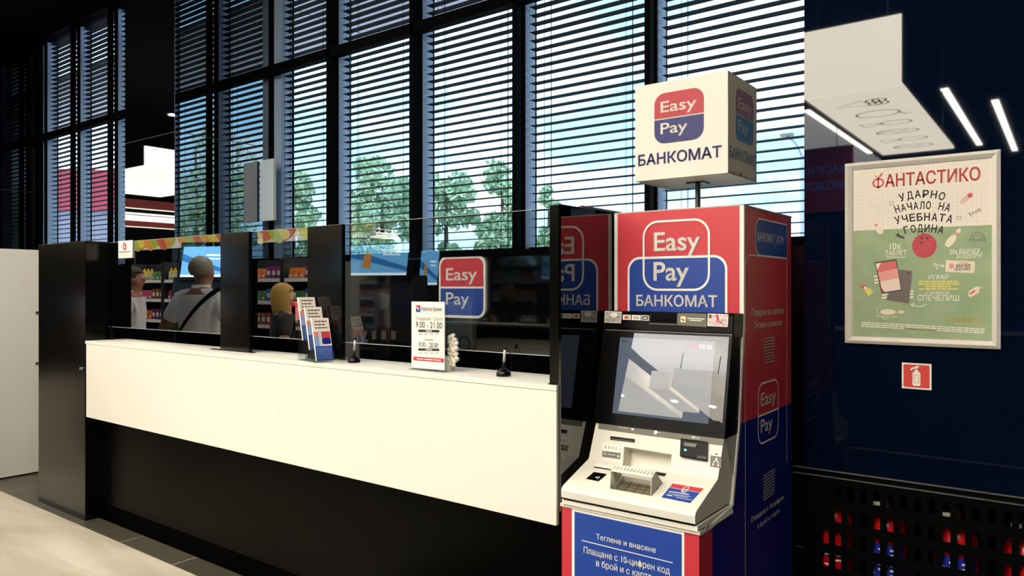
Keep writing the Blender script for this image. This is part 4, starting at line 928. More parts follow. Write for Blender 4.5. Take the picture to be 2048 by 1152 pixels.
def extinguisher(x, label, lab):
    t = thing('fire_extinguisher', (x, 3.185, .04), label, 'fire extinguisher', 'extinguishers behind the perforated door')
    r = .072; MB().lathe([(r*.9, .001), (r, .012), (r, .50), (r*.94, .54), (r*.7, .575), (r*.3, .59), (.018, .6), (.018, .612)], (x, 3.185, .04), M_EXT, 32).build('cylinder', t)
    v = MB(); v.lathe([(.016, 0), (.016, .03)], (x, 3.185, .652), M_DSTEEL, 16); v.box(x-.012, x+.05, 3.176, 3.194, .676, .685, M_BLACK); v.box(x-.012, x+.055, 3.176, 3.194, .692, .7, M_BLACK); v.build('valve', t)
    MB().lathe([(.0, .0), (.016, .0), (.016, .012), (.0, .013)], (x-.03, 3.16, .655), M_WHT, 16).build('gauge', t)
    h = MB(); h.tube([(x-.015, 3.18, .668), (x-.06, 3.17, .66), (x-.085, 3.165, .56), (x-.084, 3.165, .3), (x-.078, 3.16, .2)], .009, M_BLACK, 8); h.build('hose', t)
    L = MB(); seg = 16; z0, z1 = (.16, .5) if lab == 'b' else (.2, .44); mt = M_EXB if lab == 'b' else M_EXT
    def cyl(a0, a1, za, zb, rr_, m): 
        for k in range(seg):
            b0, b1 = R(a0+(a1-a0)*k/seg), R(a0+(a1-a0)*(k+1)/seg)
            L.face([(x+rr_*math.sin(b0), 3.185-rr_*math.cos(b0), za), (x+rr_*math.sin(b1), 3.185-rr_*math.cos(b1), za), (x+rr_*math.sin(b1), 3.185-rr_*math.cos(b1), zb), (x+rr_*math.sin(b0), 3.185-rr_*math.cos(b0), zb)], m, True)
    if lab == 'b': cyl(-62, 62, z0+.04, z1+.02, r+.0006, M_EXB)
    for k in range(16):
        zz = z1-.012*k*1.6
        for q in range(3):
            if (k*5+q*3) % 4: cyl(-45+32*q, -45+32*q+14+((k*7+q*5) % 14), zz-.0045, zz+.0025, r+.0012, M_WHT)
    L.build('label_print', t, fix=False)
for x, l, b in ((-.765, 'fire extinguisher with white printed label behind the leftmost cut-outs of the perforated door', 'r'), (-.57, 'fire extinguisher with blue and white label behind the cut-outs, left of the two blue-labelled ones', 'b'), (-.335, 'fire extinguisher with blue and white label behind the cut-outs, right of the two blue-labelled ones', 'b'), (-.12, 'fire extinguisher behind the perforated door at the right edge of the picture', 'r')):
    extinguisher(x, l, b)

# ------------------------------------------------------------------ the shop hall behind the camera (seen mirrored in the black glass)
M_TUBE = mat('lit_diffuser', '#ffffff', .5, emit='#fff6e8', estr=56.0)
def tube_light(x, y0, y1, z, label):
    t = thing('linear_ceiling_light', (x, (y0+y1)/2, z), label, 'ceiling light', 'linear lights under the shop ceiling')
    box('diffuser', x-.045, x+.045, y0, y1, z, z+.012, M_TUBE, t)
    box('housing', x-.05, x+.05, y0-.01, y1+.01, z+.012, z+.07, M_BLACK, t)
    m = MB()
    for yy in (y0+.4, y1-.4): m.box(x-.003, x+.003, yy-.003, yy+.003, z+.07, ZC, M_DSTEEL)
    m.build('hanger', t)
tl = [(-1.36, -10.3, -5.35), (-.86, -11.4, -6.5)]
tl += [(1.3, -3.6, .6), (-.1, -3.6, .6), (-2.3, -1.0, .5), (-1.25, -1.0, .5), (-.6, -1.0, .5), (-3.9, -2.6, 1.7), (-5.2, -2.6, 1.7), (-6.5, -2.6, 1.7), (-7.8, -2.6, 1.7), (-9.4, -3.6, .2), (-11.2, -3.6, .2), (-3.2, -10, -5.5), (-8.6, -10, -5.5)]  # includes unseen tubes near the cash machine, added to brighten its front and side
for i, (x, y0, y1) in enumerate(tl):
    tube_light(x, y0, y1, 4.2, 'one of the real and added long white linear lights hanging under the dark shop ceiling')
M_GLOW = mat('cream_added_glow', '#efe6d2', .5, emit='#f6ecd8', estr=23.0)  # glow added to the cream sign so its mirror image looks bright
M_GLOWB = mat('cream_added_glow_soft', '#efe6d2', .5, emit='#f6ecd8', estr=4.2)  # softer added glow for the other mirrored cream pieces
M_RIBEDGE = mat('unlit_brown_edge', '#6d5a52', .6)
class Stretch:
    def __init__(s, a, c, k): s.a, s.c, s.k = a, c, k
    def line(s, pts, *r): s.a.line([(u, s.c+(v-s.c)*s.k) for u, v in pts], *r)
def doodle(A, kind, cu, cv, s, m):
    wd = .018; A = Stretch(A, cv, 1.5)
    if kind == 0:
        A.line([(cu-s, cv+.02), (cu-.1*s, cv-.3*s), (cu+.1*s, cv+.3*s)], wd, m, 1, True)
        for k in range(4): A.line(ellipse(cu+.25*s+.22*s*(k//2), cv-.16*s+.3*s*(k % 2), .22*s, .17*s, 14), wd, m, 1, True)
    elif kind == 1:
        A.line(ellipse(cu, cv, .75*s, .38*s, 24), wd, m, 1, True); A.line([(cu+.7*s, cv+.1*s), (cu+.9*s, cv+.4*s), (cu+1.1*s, cv+.3*s)], wd, m, 1)
    elif kind == 2:
        A.line(ellipse(cu+.3*s, cv, .55*s, .26*s, 20), wd, m, 1, True); A.line([(cu-.2*s, cv), (cu-.9*s, cv+.3*s), (cu-1.0*s, cv-.2*s), (cu-.2*s, cv-.05*s)], wd, m, 1)
    else:
        A.line(ellipse(cu, cv, .8*s, .3*s, 22), wd, m, 1, True); A.line([(cu-.8*s, cv), (cu-.3*s, cv-.15*s), (cu, cv+.12*s), (cu+.4*s, cv-.1*s)], wd, m, 1)
rb = thing('ceiling_ribbon', (-1.6, -3, 3.3), 'bent cream panel with added glow and food outline drawings hanging from the ceiling', 'sign')
m = MB(); m.box(-2.02, -1.19, -1.13, -1.1, 3.3, 3.93, M_GLOW); m.build('front_panel', rb)
m = MB(); m.box(-2.02, -1.19, -4.85, -1.136, 3.3, 3.33, M_GLOW); m.build('under_panel', rb)
m = MB(); m.box(-2.05, -2.022, -4.85, -1.1, 3.28, 3.48, M_RIBEDGE); m.build('side_edge', rb)
m = MB()
for xx, yy in ((-1.9, -1.115), (-1.3, -1.115), (-1.9, -4.7), (-1.3, -4.7)): m.box(xx-.004, xx+.004, yy-.004, yy+.004, 3.33, ZC, M_DSTEEL)
m.build('hanger', rb)
A = Art(Plane((-1.6, 0, 3.3), (1, 0, 0), (0, -1, 0)), .003, .001)
for k in range(6): doodle(A, [0, 1, 2, 3, 2, 3][k], .02, 1.62+.54*k, .27, mat('outline_red', '#7d1f1c', .6) if k % 2 == 0 else M_BLK)
A.build('drawings', rb)
def ribbon(x0, x1, y0, y1, z, h, label, facing):
    t = thing('ceiling_ribbon', ((x0+x1)/2, (y0+y1)/2, z), label, 'sign')
    box('under_panel', x0, x1, y0, y1, z, z+.03, M_GLOWB, t)
    if facing == 'y': box('front_panel', x0, x1, y1, y1+.03, z, z+h, M_GLOWB, t)
    else: box('front_panel', x1, x1+.03, y0, y1, z, z+h, M_GLOWB, t)
    m = MB()
    for xx in (x0+.1, x1-.1): m.box(xx-.004, xx+.004, (y0+y1)/2-.004, (y0+y1)/2+.004, z+.03, ZC, M_DSTEEL)
    m.build('hanger', t)
ribbon(-13.6, -10.4, -.9, 1.0, 3.2, .3, 'cream panel with added glow hanging over the far left part of the shop', 'x')
# canopy pieces over the tills, glow added to show in the machine's display
for i, (x0, x1, y0, y1) in enumerate(((-6.9, -5.6, -7.7, -5.3), (-5.45, -5.08, -7.2, -5.9), (-4.98, -4.3, -7.6, -5.7))):
    t = thing('till_canopy', ((x0+x1)/2, (y0+y1)/2, 3.5), 'pale hanging canopy box with added glow and a round spotlight over the tills', 'canopy', 'canopy boxes over the tills')
    box('canopy_body', x0, x1, y0, y1, 3.5, 3.8, mat('canopy_cream', '#e9e0cf', .5, emit='#e9e0cf', estr=6.0), t, .01)
    MB().lathe([(.06, 0), (.06, .012)], ((x0+x1)/2, (y0+y1)/2, 3.488), M_TUBE, 20).build('spotlight', t)
    box('hanger', (x0+x1)/2-.006, (x0+x1)/2+.006, (y0+y1)/2-.006, (y0+y1)/2+.006, 3.8, ZC, M_DSTEEL, t)
cvd = thing('ceiling_raft', (-4.6, -8, 4.3), 'large pale raft with added glow and a curved front hanging below the dark ceiling', 'ceiling raft')
m = MB(); pts = [(-6.25, -12.2), (-3.4, -12.2)]+[(-4.82+1.42*math.cos(R(t)), -6.9+2.2*math.sin(R(t))) for t in range(0, 181, 12)]
m.hexa([(x, y, 4.36) for x, y in pts], [(x, y, 4.4) for x, y in pts], mat('raft_white', '#e6e6e4', .6, emit='#e6e6ea', estr=5.5)); m.build('raft_panel', cvd)  # raft glow is added so it shows up mirrored in the display
m = MB()
for xx, yy in ((-5.9, -11), (-3.8, -11), (-4.8, -6)): m.box(xx-.005, xx+.005, yy-.005, yy+.005, 4.4, ZC, M_DSTEEL)
m.build('hanger', cvd)
rs = thing('hanging_sign', (-2.6, -3.5, 2.45), 'dark red hanging sign with pale blue lettering over the self-service tills', 'sign')
box('sign_board', -3.15, -2.11, -3.55, -3.5, 2.45, 3.25, mat('sign_maroon', '#7d1030', .5), rs)
A = Art(Plane((-2.11, -3.5, 2.45), (-1, 0, 0), (0, 0, 1)), .003, .001); TB = mat('sign_blue_letters', '#5f78c8', .5, emit='#4a5fb0', estr=1.6)
A.text('КАСИ НА', .09, .47, .52, .10, TB, bold=.01); A.text('САМООБСЛУЖВАНЕ', .03, .27, .86, .10, TB, bold=.01); A.build('lettering', rs)
m = MB()
for xx in (-2.9, -2.3): m.box(xx-.004, xx+.004, -3.53, -3.52, 3.25, ZC, M_DSTEEL)
m.build('hanger', rs)
# coloured fascia bands along the west wall of the shop
M_FR = mat('fascia_red', '#8c2a24', .5); M_FW = mat('fascia_lit_line', '#ffffff', .5, emit='#fff2dc', estr=4.0)
fb = MB()
for z0, z1, m_ in ((3.0, 3.16, M_FR), (2.985, 2.995, M_FW), (2.9, 2.908, M_FW), (2.882, 2.89, M_FW), (2.76, 2.86, M_GLOWB), (2.66, 2.755, M_FR), (2.64, 2.65, M_FW)): fb.box(XL, XL+.06, -9, 3.0, z0, z1, m_)
struct(fb.build('trim_5'))

# checkout racks with small goods
rack0 = None
M_RACK = mat('rack_dark', '#15171c', .5)
cols = ['#c0302c', '#e0c030', '#3c7a3a', '#2c5aa8', '#e6e2d6', '#d8742c', '#7a2a6a', '#3aa0a0', '#d05a7a', '#8a5a34']
protos = []
def packet(i):
    c = mat('packet_%d' % i, cols[i], .35); k = i % 3; m = MB()
    if k == 0: m.box(-.04, .04, -.025, .025, .002, .15, c); m.box(-.03, .03, .0251, .0262, .05, .1, M_WHT)
    elif k == 1: m.lathe([(.03, .001), (.033, .02), (.033, .11), (.012, .15), (.012, .17)], (0, 0, 0), c, 12); m.lathe([(.0335, .04), (.0335, .09)], (0, 0, 0), M_WHT, 12)
    else: m.hexa([(-.045, 0, .002), (.045, 0, .002), (.045, .004, .13), (-.045, .004, .13)], [(-.04, .03, .002), (.04, .03, .002), (.045, .008, .13), (-.045, .008, .13)], c); m.box(-.025, .025, .028, .0305, .03, .05, M_WHT)
    return m
for r in range(4):
    x0 = -11.1+1.32*r
    labs = ['leftmost', 'second', 'third', 'rightmost']
    t = thing('snack_rack', (x0+.65, -.75, 0), 'dark checkout snack rack, %s of the four mirrored in the counter glass' % labs[[3, 2, 1, 0].index(r)], 'rack', 'snack racks by the tills')
    m = MB(); m.box(x0, x0+.03, -1.0, -.55, 0, 1.85, M_RACK); m.box(x0+1.27, x0+1.3, -1.0, -.55, 0, 1.85, M_RACK); m.box(x0, x0+1.3, -1.02, -1.0, 0, 1.85, M_RACK); m.build('frame', t)
    for zz in (.5, .78, 1.06, 1.34, 1.6):
        s = MB(); s.box(x0+.03, x0+1.27, -1.0, -.56, zz-.02, zz, M_RACK); s.box(x0+.03, x0+1.27, -.56, -.552, zz-.03, zz+.012, M_WHT if zz > 1 else M_GREY); s.build('shelf', t)
    fbn = box('fruit_banner', x0+.01, x0+1.29, -.78, -.75, 2.05, 2.4, mat('banner_pale', '#cfcdbf', .5, emit='#cfcdbf', estr=.5), t)
    m = MB(); m.box(x0+.1, x0+.12, -.775, -.755, 1.85, 2.05, M_RACK); m.box(x0+1.18, x0+1.2, -.775, -.755, 1.85, 2.05, M_RACK); m.build('banner_post', t)
    A = Art(Plane((x0+.65, -.75, 2.22), (-1, 0, 0), (0, 0, 1)), .002, .001)
    for k in range(9): A.poly(ellipse(-.5+.125*k, -.02+.1*((k*3) % 3-1)*.6, .17, .07, 16, rot=(k % 3)*.5-.4), mat('fruit_%d' % ((k+r) % 4), ['#9aa83a', '#d0902c', '#b8562c', '#d8c04a'][(k+r) % 4], .5, emit=['#9aa83a', '#d0902c', '#b8562c', '#d8c04a'][(k+r) % 4], estr=.5), k % 3)
    A.build('fruit_print', fbn)
    for zi, zz in enumerate((.78, 1.06, 1.34, 1.6)):
        for k in range(12):
            i = (zi*3+(k//3)+r*2) % 10; px_ = x0+.09+.1*k
            if not protos or all(p[0] != i for p in protos):
                mb = packet(i); me = mb.mesh('snack_packet'); mb.fixn(me); protos.append((i, me))
            me = [p[1] for p in protos if p[0] == i][0]
            o = bpy.data.objects.new('snack_packet', me); COL.objects.link(o); o.location = (px_, -.62, zz)
            tag(o, 'small colourful packet standing in a row on a checkout snack rack', 'packet', 'packets on the snack racks')

td = thing('added_dark_desk', (-.8, -1.65, 0), 'long dark desk added out of view to darken the reflection in the black wall', 'desk')  # unseen block added to keep the right wall's reflection dark
box('desk_body', -3.0, 1.8, -2.0, -1.3, .03, 1.06, M_RACK, td); box('desk_top', -3.03, 1.83, -2.03, -1.27, 1.06, 1.1, M_BLACK, td); box('desk_base', -2.95, 1.75, -1.95, -1.35, 0, .03, M_BLACK, td)
fm_ = thing('added_dark_mat', (1.0, .4, 0), 'dark mat added out of view to darken the floor mirrored in the black wall', 'mat')  # unseen sheet added to cover bright floor in the wall's reflection
box('mat_surface', -2.7, 3.0, -1.2, 2.04, .0005, .012, mat('mat_dark', '#0a0a0a', .95, ior=1.1), fm_); box('mat_edge', -2.72, 3.02, -1.22, 2.06, .0005, .008, M_BLACK, fm_)
# self-service tills with screens
def kiosk(x, y, rot, label, w_=.54, h_=.34, z=1.8):
    t = thing('self_service_till', (x, y, 0), label, 'till', 'self-service tills')
    def ad(m, n, mt=None, fix=True):
        me = m.mesh(n)
        if fix: m.fixn(me)
        o = bpy.data.objects.new(n, me); COL.objects.link(o); o.parent = t; WLOC[o.name] = Vector((0, 0, 0)); return o
    BD = mat('till_body_dark', '#10151d', .35)
    m = MB(); prof = [(.0, .0), (.0, 1.0), (.06, 1.15), (.02, 1.45), (-.02, 1.62), (-.3, 1.62), (-.36, 1.2), (-.4, 0)]
    m.prism(prof, -.38, .38, BD); ad(m, 'till_body')
    m = MB(); m.prism([(-.04, z-h_/2-.05), (.03, z-h_/2-.05), (-.06, z+h_/2+.03), (-.13, z+h_/2+.03)], -w_/2-.04, w_/2+.04, M_BLACK); m.box(-.05, .05, -.16, -.08, 1.6, z, M_BLACK); ad(m, 'screen_housing')
    pl = Plane((0, .032, z-h_/2-.05), (-1, 0, 0), (0, -.09, h_+.08)); A = Art(pl, .002, .001)
    E1 = mat('till_screen_blue', '#2a5a8a', .4, emit='#6fb6e6', estr=2.4); E2 = mat('till_screen_pale', '#cfe6f4', .4, emit='#dff2ff', estr=2.8); E3 = mat('till_screen_deep', '#1b4a7a', .4, emit='#2f78b8', estr=2.0); E4 = mat('till_screen_amber', '#b8803a', .4, emit='#c8843a', estr=1.8)
    A.rect(-w_/2, .04, w_/2, .04+h_, E1, 0); A.rect(-w_/2, .04, w_/2, .065, E2, 1); A.poly([(-w_/2, .12), (w_/2, .3), (w_/2, .22), (-w_/2, .08)], E3, 1)
    k_ = w_/.54; A.poly([(.06*k_, .1), (.14*k_, .12), (.13*k_, .24), (.1*k_, .28), (.06*k_, .23)], E4, 2); A.line([(-.2*k_, .28), (-.02*k_, .285)], .018, E2, 2); A.line([(-.2*k_, .24), (-.04*k_, .245)], .014, E2, 2)
    me = A.mb.mesh('screen'); o = bpy.data.objects.new('screen', me); COL.objects.link(o); o.parent = t
    m = MB()
    for k in range(5): m.box(-.22+.1*k, -.18+.1*k, .06, .075, 1.02, 1.1, M_LGREY)
    ad(m, 'reader_buttons'); t.rotation_euler = (0, 0, rot)
kiosk(-7.5, .2, R(-25), 'dark self-service till with a blue screen, mirrored behind the man with the bag')
kiosk(-5.24, -.24, R(-20), 'dark self-service till with a blue screen, mirrored left of the wall sign', .62, .3, 1.78)
kiosk(-5.17, -.87, R(-20), 'dark self-service till with a narrow blue screen, mirrored just left of the wall sign', .2, .36, 1.72)

# ------------------------------------------------------------------ people
def skin(pts, edges, root, sub=2):
    names = list(pts); me = bpy.data.meshes.new('tmp'); me.from_pydata([pts[n][:3] for n in names], [(names.index(a), names.index(b)) for a, b in edges], [])
    o = bpy.data.objects.new('tmp', me); COL.objects.link(o); o.modifiers.new('s', 'SKIN')
    for i, n in enumerate(names):
        sv = me.skin_vertices[0].data[i]; r = pts[n][3:]; sv.radius = (r[0], r[1] if len(r) > 1 else r[0]); sv.use_root = (n == root)
    sm_ = o.modifiers.new('d', 'SUBSURF'); sm_.levels = sub; sm_.render_levels = sub
    bpy.context.view_layer.update()
    res = bpy.data.meshes.new_from_object(o.evaluated_get(bpy.context.evaluated_depsgraph_get())); bpy.data.objects.remove(o)
    for p in res.polygons: p.use_smooth = True
    return res
def person(name_loc, rot, label, scale, shirt, trousers, skinc, hairc, stride=.12, hair='short', bag=False, arm_out=.0, bend=0.0):
    """Faces local -Y."""
    t = thing('person', name_loc, label, 'person')
    MS = mat('skin_'+skinc, skinc, .55); MSh = mat('shirt_'+shirt, shirt, .8); MT = mat('trousers_'+trousers, trousers, .8); MH = mat('hair_'+hairc, hairc, .7); MSo = mat('shoe_dark', '#1c1c20', .5)
    S = scale; rgh = random.Random(3)
    P = {'pel': (0, 0, .95, .13, .10), 'waist': (0, .01, 1.08, .14, .10), 'chest': (0, 0, 1.28, .16, .11), 'sho': (0, .01, 1.41, .12, .085), 'neck': (0, -.005, 1.49, .058), 'jaw': (0, -.03, 1.56, .062, .07), 'head': (0, -.02, 1.635, .078, .09), 'top': (0, -.01, 1.70, .058, .068)}
    E_ = [('pel', 'waist'), ('waist', 'chest'), ('chest', 'sho'), ('sho', 'neck'), ('neck', 'jaw'), ('jaw', 'head'), ('head', 'top')]
    arms = {}
    for s, n in ((-1, 'l'), (1, 'r')):
        o_ = arm_out
        P['sh'+n] = (s*.18, .01, 1.40, .062); P['el'+n] = (s*(.25+o_), .05, 1.13, .046); P['wr'+n] = (s*(.27+o_*1.4), -.03, .90, .03); P['ha'+n] = (s*(.27+o_*1.4), -.05, .83, .034, .02)
        E_ += [('sho', 'sh'+n), ('sh'+n, 'el'+n), ('el'+n, 'wr'+n), ('wr'+n, 'ha'+n)]
        arms[n] = P['ha'+n]
        st_ = s*stride
        P['hip'+n] = (s*.095, 0, .88, .10); P['kn'+n] = (s*.1, -st_*.6-.02, .50, .06); P['an'+n] = (s*.1, -st_+.03, .09, .04); P['toe'+n] = (s*.11, -st_-.12, .035, .03)
        E_ += [('pel', 'hip'+n), ('hip'+n, 'kn'+n), ('kn'+n, 'an'+n), ('an'+n, 'toe'+n)]
        for k, (fx, ln) in enumerate(((-.024, .066), (-.008, .078), (.008, .074), (.023, .06))):
            b = P['ha'+n]; P['f%s%d' % (n, k)] = (b[0]+s*.004, b[1]+fx, b[2]-.045, .0095); P['g%s%d' % (n, k)] = (b[0]-s*.008, b[1]+fx*1.1, b[2]-.045-ln*.6, .008); E_ += [('ha'+n, 'f%s%d' % (n, k)), ('f%s%d' % (n, k), 'g%s%d' % (n, k))]
        P['t'+n] = (P['ha'+n][0]-s*.004, P['ha'+n][1]-.045, P['ha'+n][2]-.012, .0095); P['u'+n] = (P['ha'+n][0]-s*.012, P['ha'+n][1]-.058, P['ha'+n][2]-.045, .008); E_ += [('ha'+n, 't'+n), ('t'+n, 'u'+n)]
    P['nose'] = (0, -.118, 1.605, .014); E_.append(('head', 'nose'))
    for s, n in ((-1, 'l'), (1, 'r')): P['ear'+n] = (s*.088, -.005, 1.61, .012, .022); E_.append(('head', 'ear'+n))
    def fin_(me, n, mt, parent=t):
        me.transform(Matrix.Scale(S, 4)); me.materials.clear(); me.materials.append(mt); me.name = n
        o = bpy.data.objects.new(n, me); COL.objects.link(o); o.parent = parent; return o
    body = fin_(skin(P, E_, 'pel'), 'body', MS)
    # face
    fm = MB()
    for s in (-1, 1): fm.lathe([(0, .012), (.010, .008), (.012, 0), (.010, -.008), (0, -.012)], (s*.032*S, -.098*S, 1.635*S), M_WHT, 10); fm.lathe([(0, .006), (.005, .004), (.006, 0), (.005, -.004), (0, -.006)], (s*.032*S, -.108*S, 1.635*S), M_BLK, 8)
    fm.box(-.022*S, .022*S, -.101*S, -.088*S, 1.555*S, 1.563*S, mat('lips', '#8a4a40', .6)); me = fm.mesh('face'); o = bpy.data.objects.new('face', me); COL.objects.link(o); o.parent = t
    # shirt
    K = {k: P[k] for k in ('pel', 'waist', 'chest', 'sho')}
    K['hem'] = (0, 0, .86, .165, .135); K['pel'] = (0, 0, .95, .16, .13); K['waist'] = (0, .01, 1.08, .165, .125); K['chest'] = (0, .005, 1.28, .185, .13); K['sho'] = (0, .01, 1.415, .13, .095); K['col'] = (0, 0, 1.475, .072, .07)
    KE = [('hem', 'pel'), ('pel', 'waist'), ('waist', 'chest'), ('chest', 'sho'), ('sho', 'col')]
    for s, n in ((-1, 'l'), (1, 'r')):
        a = P['sh'+n]; b = P['el'+n]; K['sh'+n] = (a[0], a[1], a[2], .078); q = [a[i]+(b[i]-a[i])*.72 for i in range(3)]; K['sl'+n] = (*q, .068); KE += [('sho', 'sh'+n), ('sh'+n, 'sl'+n)]
    sh_ = fin_(skin(K, KE, 'chest'), 'shirt', MSh)
    c_ = MB(); c_.lathe([(.066*S, 1.465*S), (.078*S, 1.475*S), (.07*S, 1.51*S), (.06*S, 1.505*S)], (0, -.002, 0), MSh, 20); me = c_.mesh('collar'); o = bpy.data.objects.new('collar', me); COL.objects.link(o); o.parent = sh_
    K = {'pel': (0, 0, .93, .15, .12)}; KE = []
    for s, n in ((-1, 'l'), (1, 'r')):
        for a, r in (('hip', .115), ('kn', .078)): p = P[a+n]; K[a+n] = (*p[:3], r)
        p = P['an'+n]; K['an'+n] = (p[0], p[1], p[2]+.03, .065); KE += [('pel', 'hip'+n), ('hip'+n, 'kn'+n), ('kn'+n, 'an'+n)]
    fin_(skin(K, KE, 'pel'), 'trousers', MT)
    for s, n in ((-1, 'l'), (1, 'r')):
        a, b = P['an'+n], P['toe'+n]; fin_(skin({'a': (a[0], a[1]+.03, .04, .04), 'b': (a[0], a[1]-.05, .045, .045, .04), 'c': (b[0], b[1]-.03, .035, .04, .028)}, [('a', 'b'), ('b', 'c')], 'b'), 'shoe', MSo)
    bmh = bmesh.new(); bmesh.ops.create_uvsphere(bmh, u_segments=28, v_segments=18, radius=1.0)
    for v in bmh.verts:
        x, y, z = v.co; lo = 1.0
        if hair == 'short':
            v.co = (x*.089, .004+y*.106, 1.648+z*.096)
        else:
            if z < 0: lo = 1+.25*abs(z)
            v.co = (x*.104*lo, .012+y*.118, 1.64+(z*.108 if z > 0 else z*.29)+rgh.uniform(-.004, .004))
    kill = [v for v in bmh.verts if (v.co.y < -.055 and v.co.z < 1.672) or (hair == 'short' and (v.co.z < 1.575 or (v.co.y < -.01 and v.co.z < 1.625)))]
    bmesh.ops.delete(bmh, geom=kill, context='VERTS'); hme = bpy.data.meshes.new('hair'); bmh.to_mesh(hme); bmh.free()
    for p in hme.polygons: p.use_smooth = True
    ho = fin_(hme, 'hair', MH); hs_ = ho.modifiers.new('thick', 'SOLIDIFY'); hs_.thickness = .008; hs_.offset = -1
    if bag:
        m = MB(); pts = []
        for k in range(33):
            th = 2*math.pi*k/32; pts.append(((.20*math.cos(th))*S, (.155*math.sin(th)+.005)*S, (1.24+.235*math.cos(th)+.0*math.sin(th))*S))
        for k in range(32):
            a, b = Vector(pts[k]), Vector(pts[k+1]); m.hexa([a+Vector((0, 0, .022)), a-Vector((0, 0, .022)), a*1.0-Vector((0, 0, .022))+Vector((0, .004, 0)), a+Vector((0, .004, .022))], [b+Vector((0, 0, .022)), b-Vector((0, 0, .022)), b-Vector((0, 0, .022))+Vector((0, .004, 0)), b+Vector((0, .004, .022))], M_BLACK)
        me = m.mesh('bag_strap'); o = bpy.data.objects.new('bag_strap', me); COL.objects.link(o); o.parent = t
        m = MB(); m.box(-.30*S, -.1*S, -.2*S, -.13*S, .86*S, 1.06*S, M_BLACK); me = m.mesh('bag'); o = bpy.data.objects.new('bag', me); COL.objects.link(o); o.parent = t; bv_ = o.modifiers.new('bevel', 'BEVEL'); bv_.width = .02; bv_.segments = 3
    t.rotation_euler = (0, 0, rot); t['label'] = label
    return t
person((-5.62, 1.32, 0), R(-20), 'person in a grey polo shirt with a black bag strap across the back', 1.01, '#f0f2f6', '#2a2f3a', '#7a5442', '#6e675c', bag=True, arm_out=.09)
person((-7.2, 1.1, 0), R(40), 'person in a white t-shirt with dark hair, mirrored at the left end of the glass', .98, '#e9e9ea', '#3a3f4a', '#8a5a44', '#15120f', arm_out=.03)
person((-5.5, .62, 0), R(25), 'person with loose blonde hair and dark clothes, mirrored beside the leaflet rack', .885, '#14161c', '#14161c', '#c09078', '#a8843c', hair='long')

# ------------------------------------------------------------------ outdoors
struct(box('ground', -90, 60, 4.2, 120, -.2, -.1, mat('asphalt', '#d2cfc8', .9)))
m = bpy.data.materials.new('soffit_panels'); m.use_nodes = True; t_ = m.node_tree; b_ = t_.nodes['Principled BSDF']
g_ = t_.nodes.new('ShaderNodeNewGeometry'); br = t_.nodes.new('ShaderNodeTexBrick'); br.offset = 0
br.inputs['Brick Width'].default_value = 1.2; br.inputs['Row Height'].default_value = .62; br.inputs['Mortar Size'].default_value = .008; br.inputs['Scale'].default_value = 1
br.inputs['Color1'].default_value = lin('#f2dce8'); br.inputs['Color2'].default_value = lin('#ead0de'); br.inputs['Mortar'].default_value = lin('#5a4650')
t_.links.new(g_.outputs['Position'], br.inputs['Vector']); t_.links.new(br.outputs['Color'], b_.inputs['Base Color'])
cn = bpy.data.objects.new('roof_canopy', None); COL.objects.link(cn); cn.location = (-5, 4.9, 4.2); WLOC['roof_canopy'] = Vector((-5, 4.9, 4.2)); cn['kind'] = 'structure'
box('soffit', -16, 3, 4.2, 5.6, 4.2, 4.25, m, cn); box('fascia', -16, 3, 5.6, 5.66, 4.17, 4.6, M_REVEAL, cn)
LEAF = [mat('leaf_%d' % k, c_, .7) for k, c_ in enumerate(('#a3bb98', '#b6cba8', '#8fab85'))]
def tree(px, ytop, hw, t, label, sub=0.0, n=3600, xy=None, top=None, rad=None):
    if xy is None: d = ray(px, 576); x, y = d.x*t, d.y*t; top = EYE+(576-ytop)/F_PX*t; rad = hw/F_PX*t
    else: x, y = xy
    o = thing('tree', (x, y, -.1), label, 'tree', 'trees beyond the windows')
    tr = MB(); tr.tube([(x, y, -.1), (x+.05, y, 1.2), (x-.05, y+.05, 2.4), (x, y, top-.6)], [.16, .12, .09, .03], mat('bark', '#5c4a3a', .9), 8); tr.build('trunk', o)
    rg = random.Random(int(x*10)); zc = (top+1.2)/2; hv = (top-1.2)/2; cl = []
    for k in range(34):
        a = rg.uniform(0, 2*math.pi); rr_ = rad*math.sqrt(rg.random())*.85; h = rg.uniform(-1.0, 1.0)
        sc = math.sqrt(max(.35, 1-h*h*.7)) if h < 0 else math.sqrt(max(.1, 1-h*h*.8)); cl.append((x+rr_*sc*math.cos(a), y+rr_*sc*math.sin(a), zc+h*hv*.9, rad*rg.uniform(.22, .4)))
    cr_ = MB()
    for k in range(n):
        c_ = cl[k % 34]; u = Vector((rg.gauss(0, 1), rg.gauss(0, 1), rg.gauss(0, 1))).normalized()*c_[3]*rg.random()**.4
        p = Vector(c_[:3])+u; a = Vector((rg.gauss(0, 1), rg.gauss(0, 1), rg.gauss(0, 1))).normalized(); b = a.orthogonal().normalized(); s = rg.uniform(.05, .1)*t/22
        cr_.face([p-a*s*1.5, p+b*s*.7, p+a*s*1.5, p-b*s*.7], LEAF[rg.randrange(3)])
    cr_.build('crown', o, fix=False)
tree(585, 338, 60, 22, 'pale green tree outside the first window right of the column')
tree(765, 322, 84, 22, 'broad pale green tree outside, behind the two middle windows left of the wall sign', n=5000)
tree(893, 345, 76, 26, 'pale green tree outside, directly above the wall sign')
tree(1005, 328, 60, 24, 'taller green tree outside, in the third window right of the column')
tree(1098, 368, 30, 26, 'small pale tree outside, left of the black divider by the cash machine', n=1200)
tree(0, 0, 0, 20, 'dark leafy tree outside, mirrored in the side of the glass-clad column', xy=(11.6, 13.2), top=6.7, rad=2.6, n=7000)
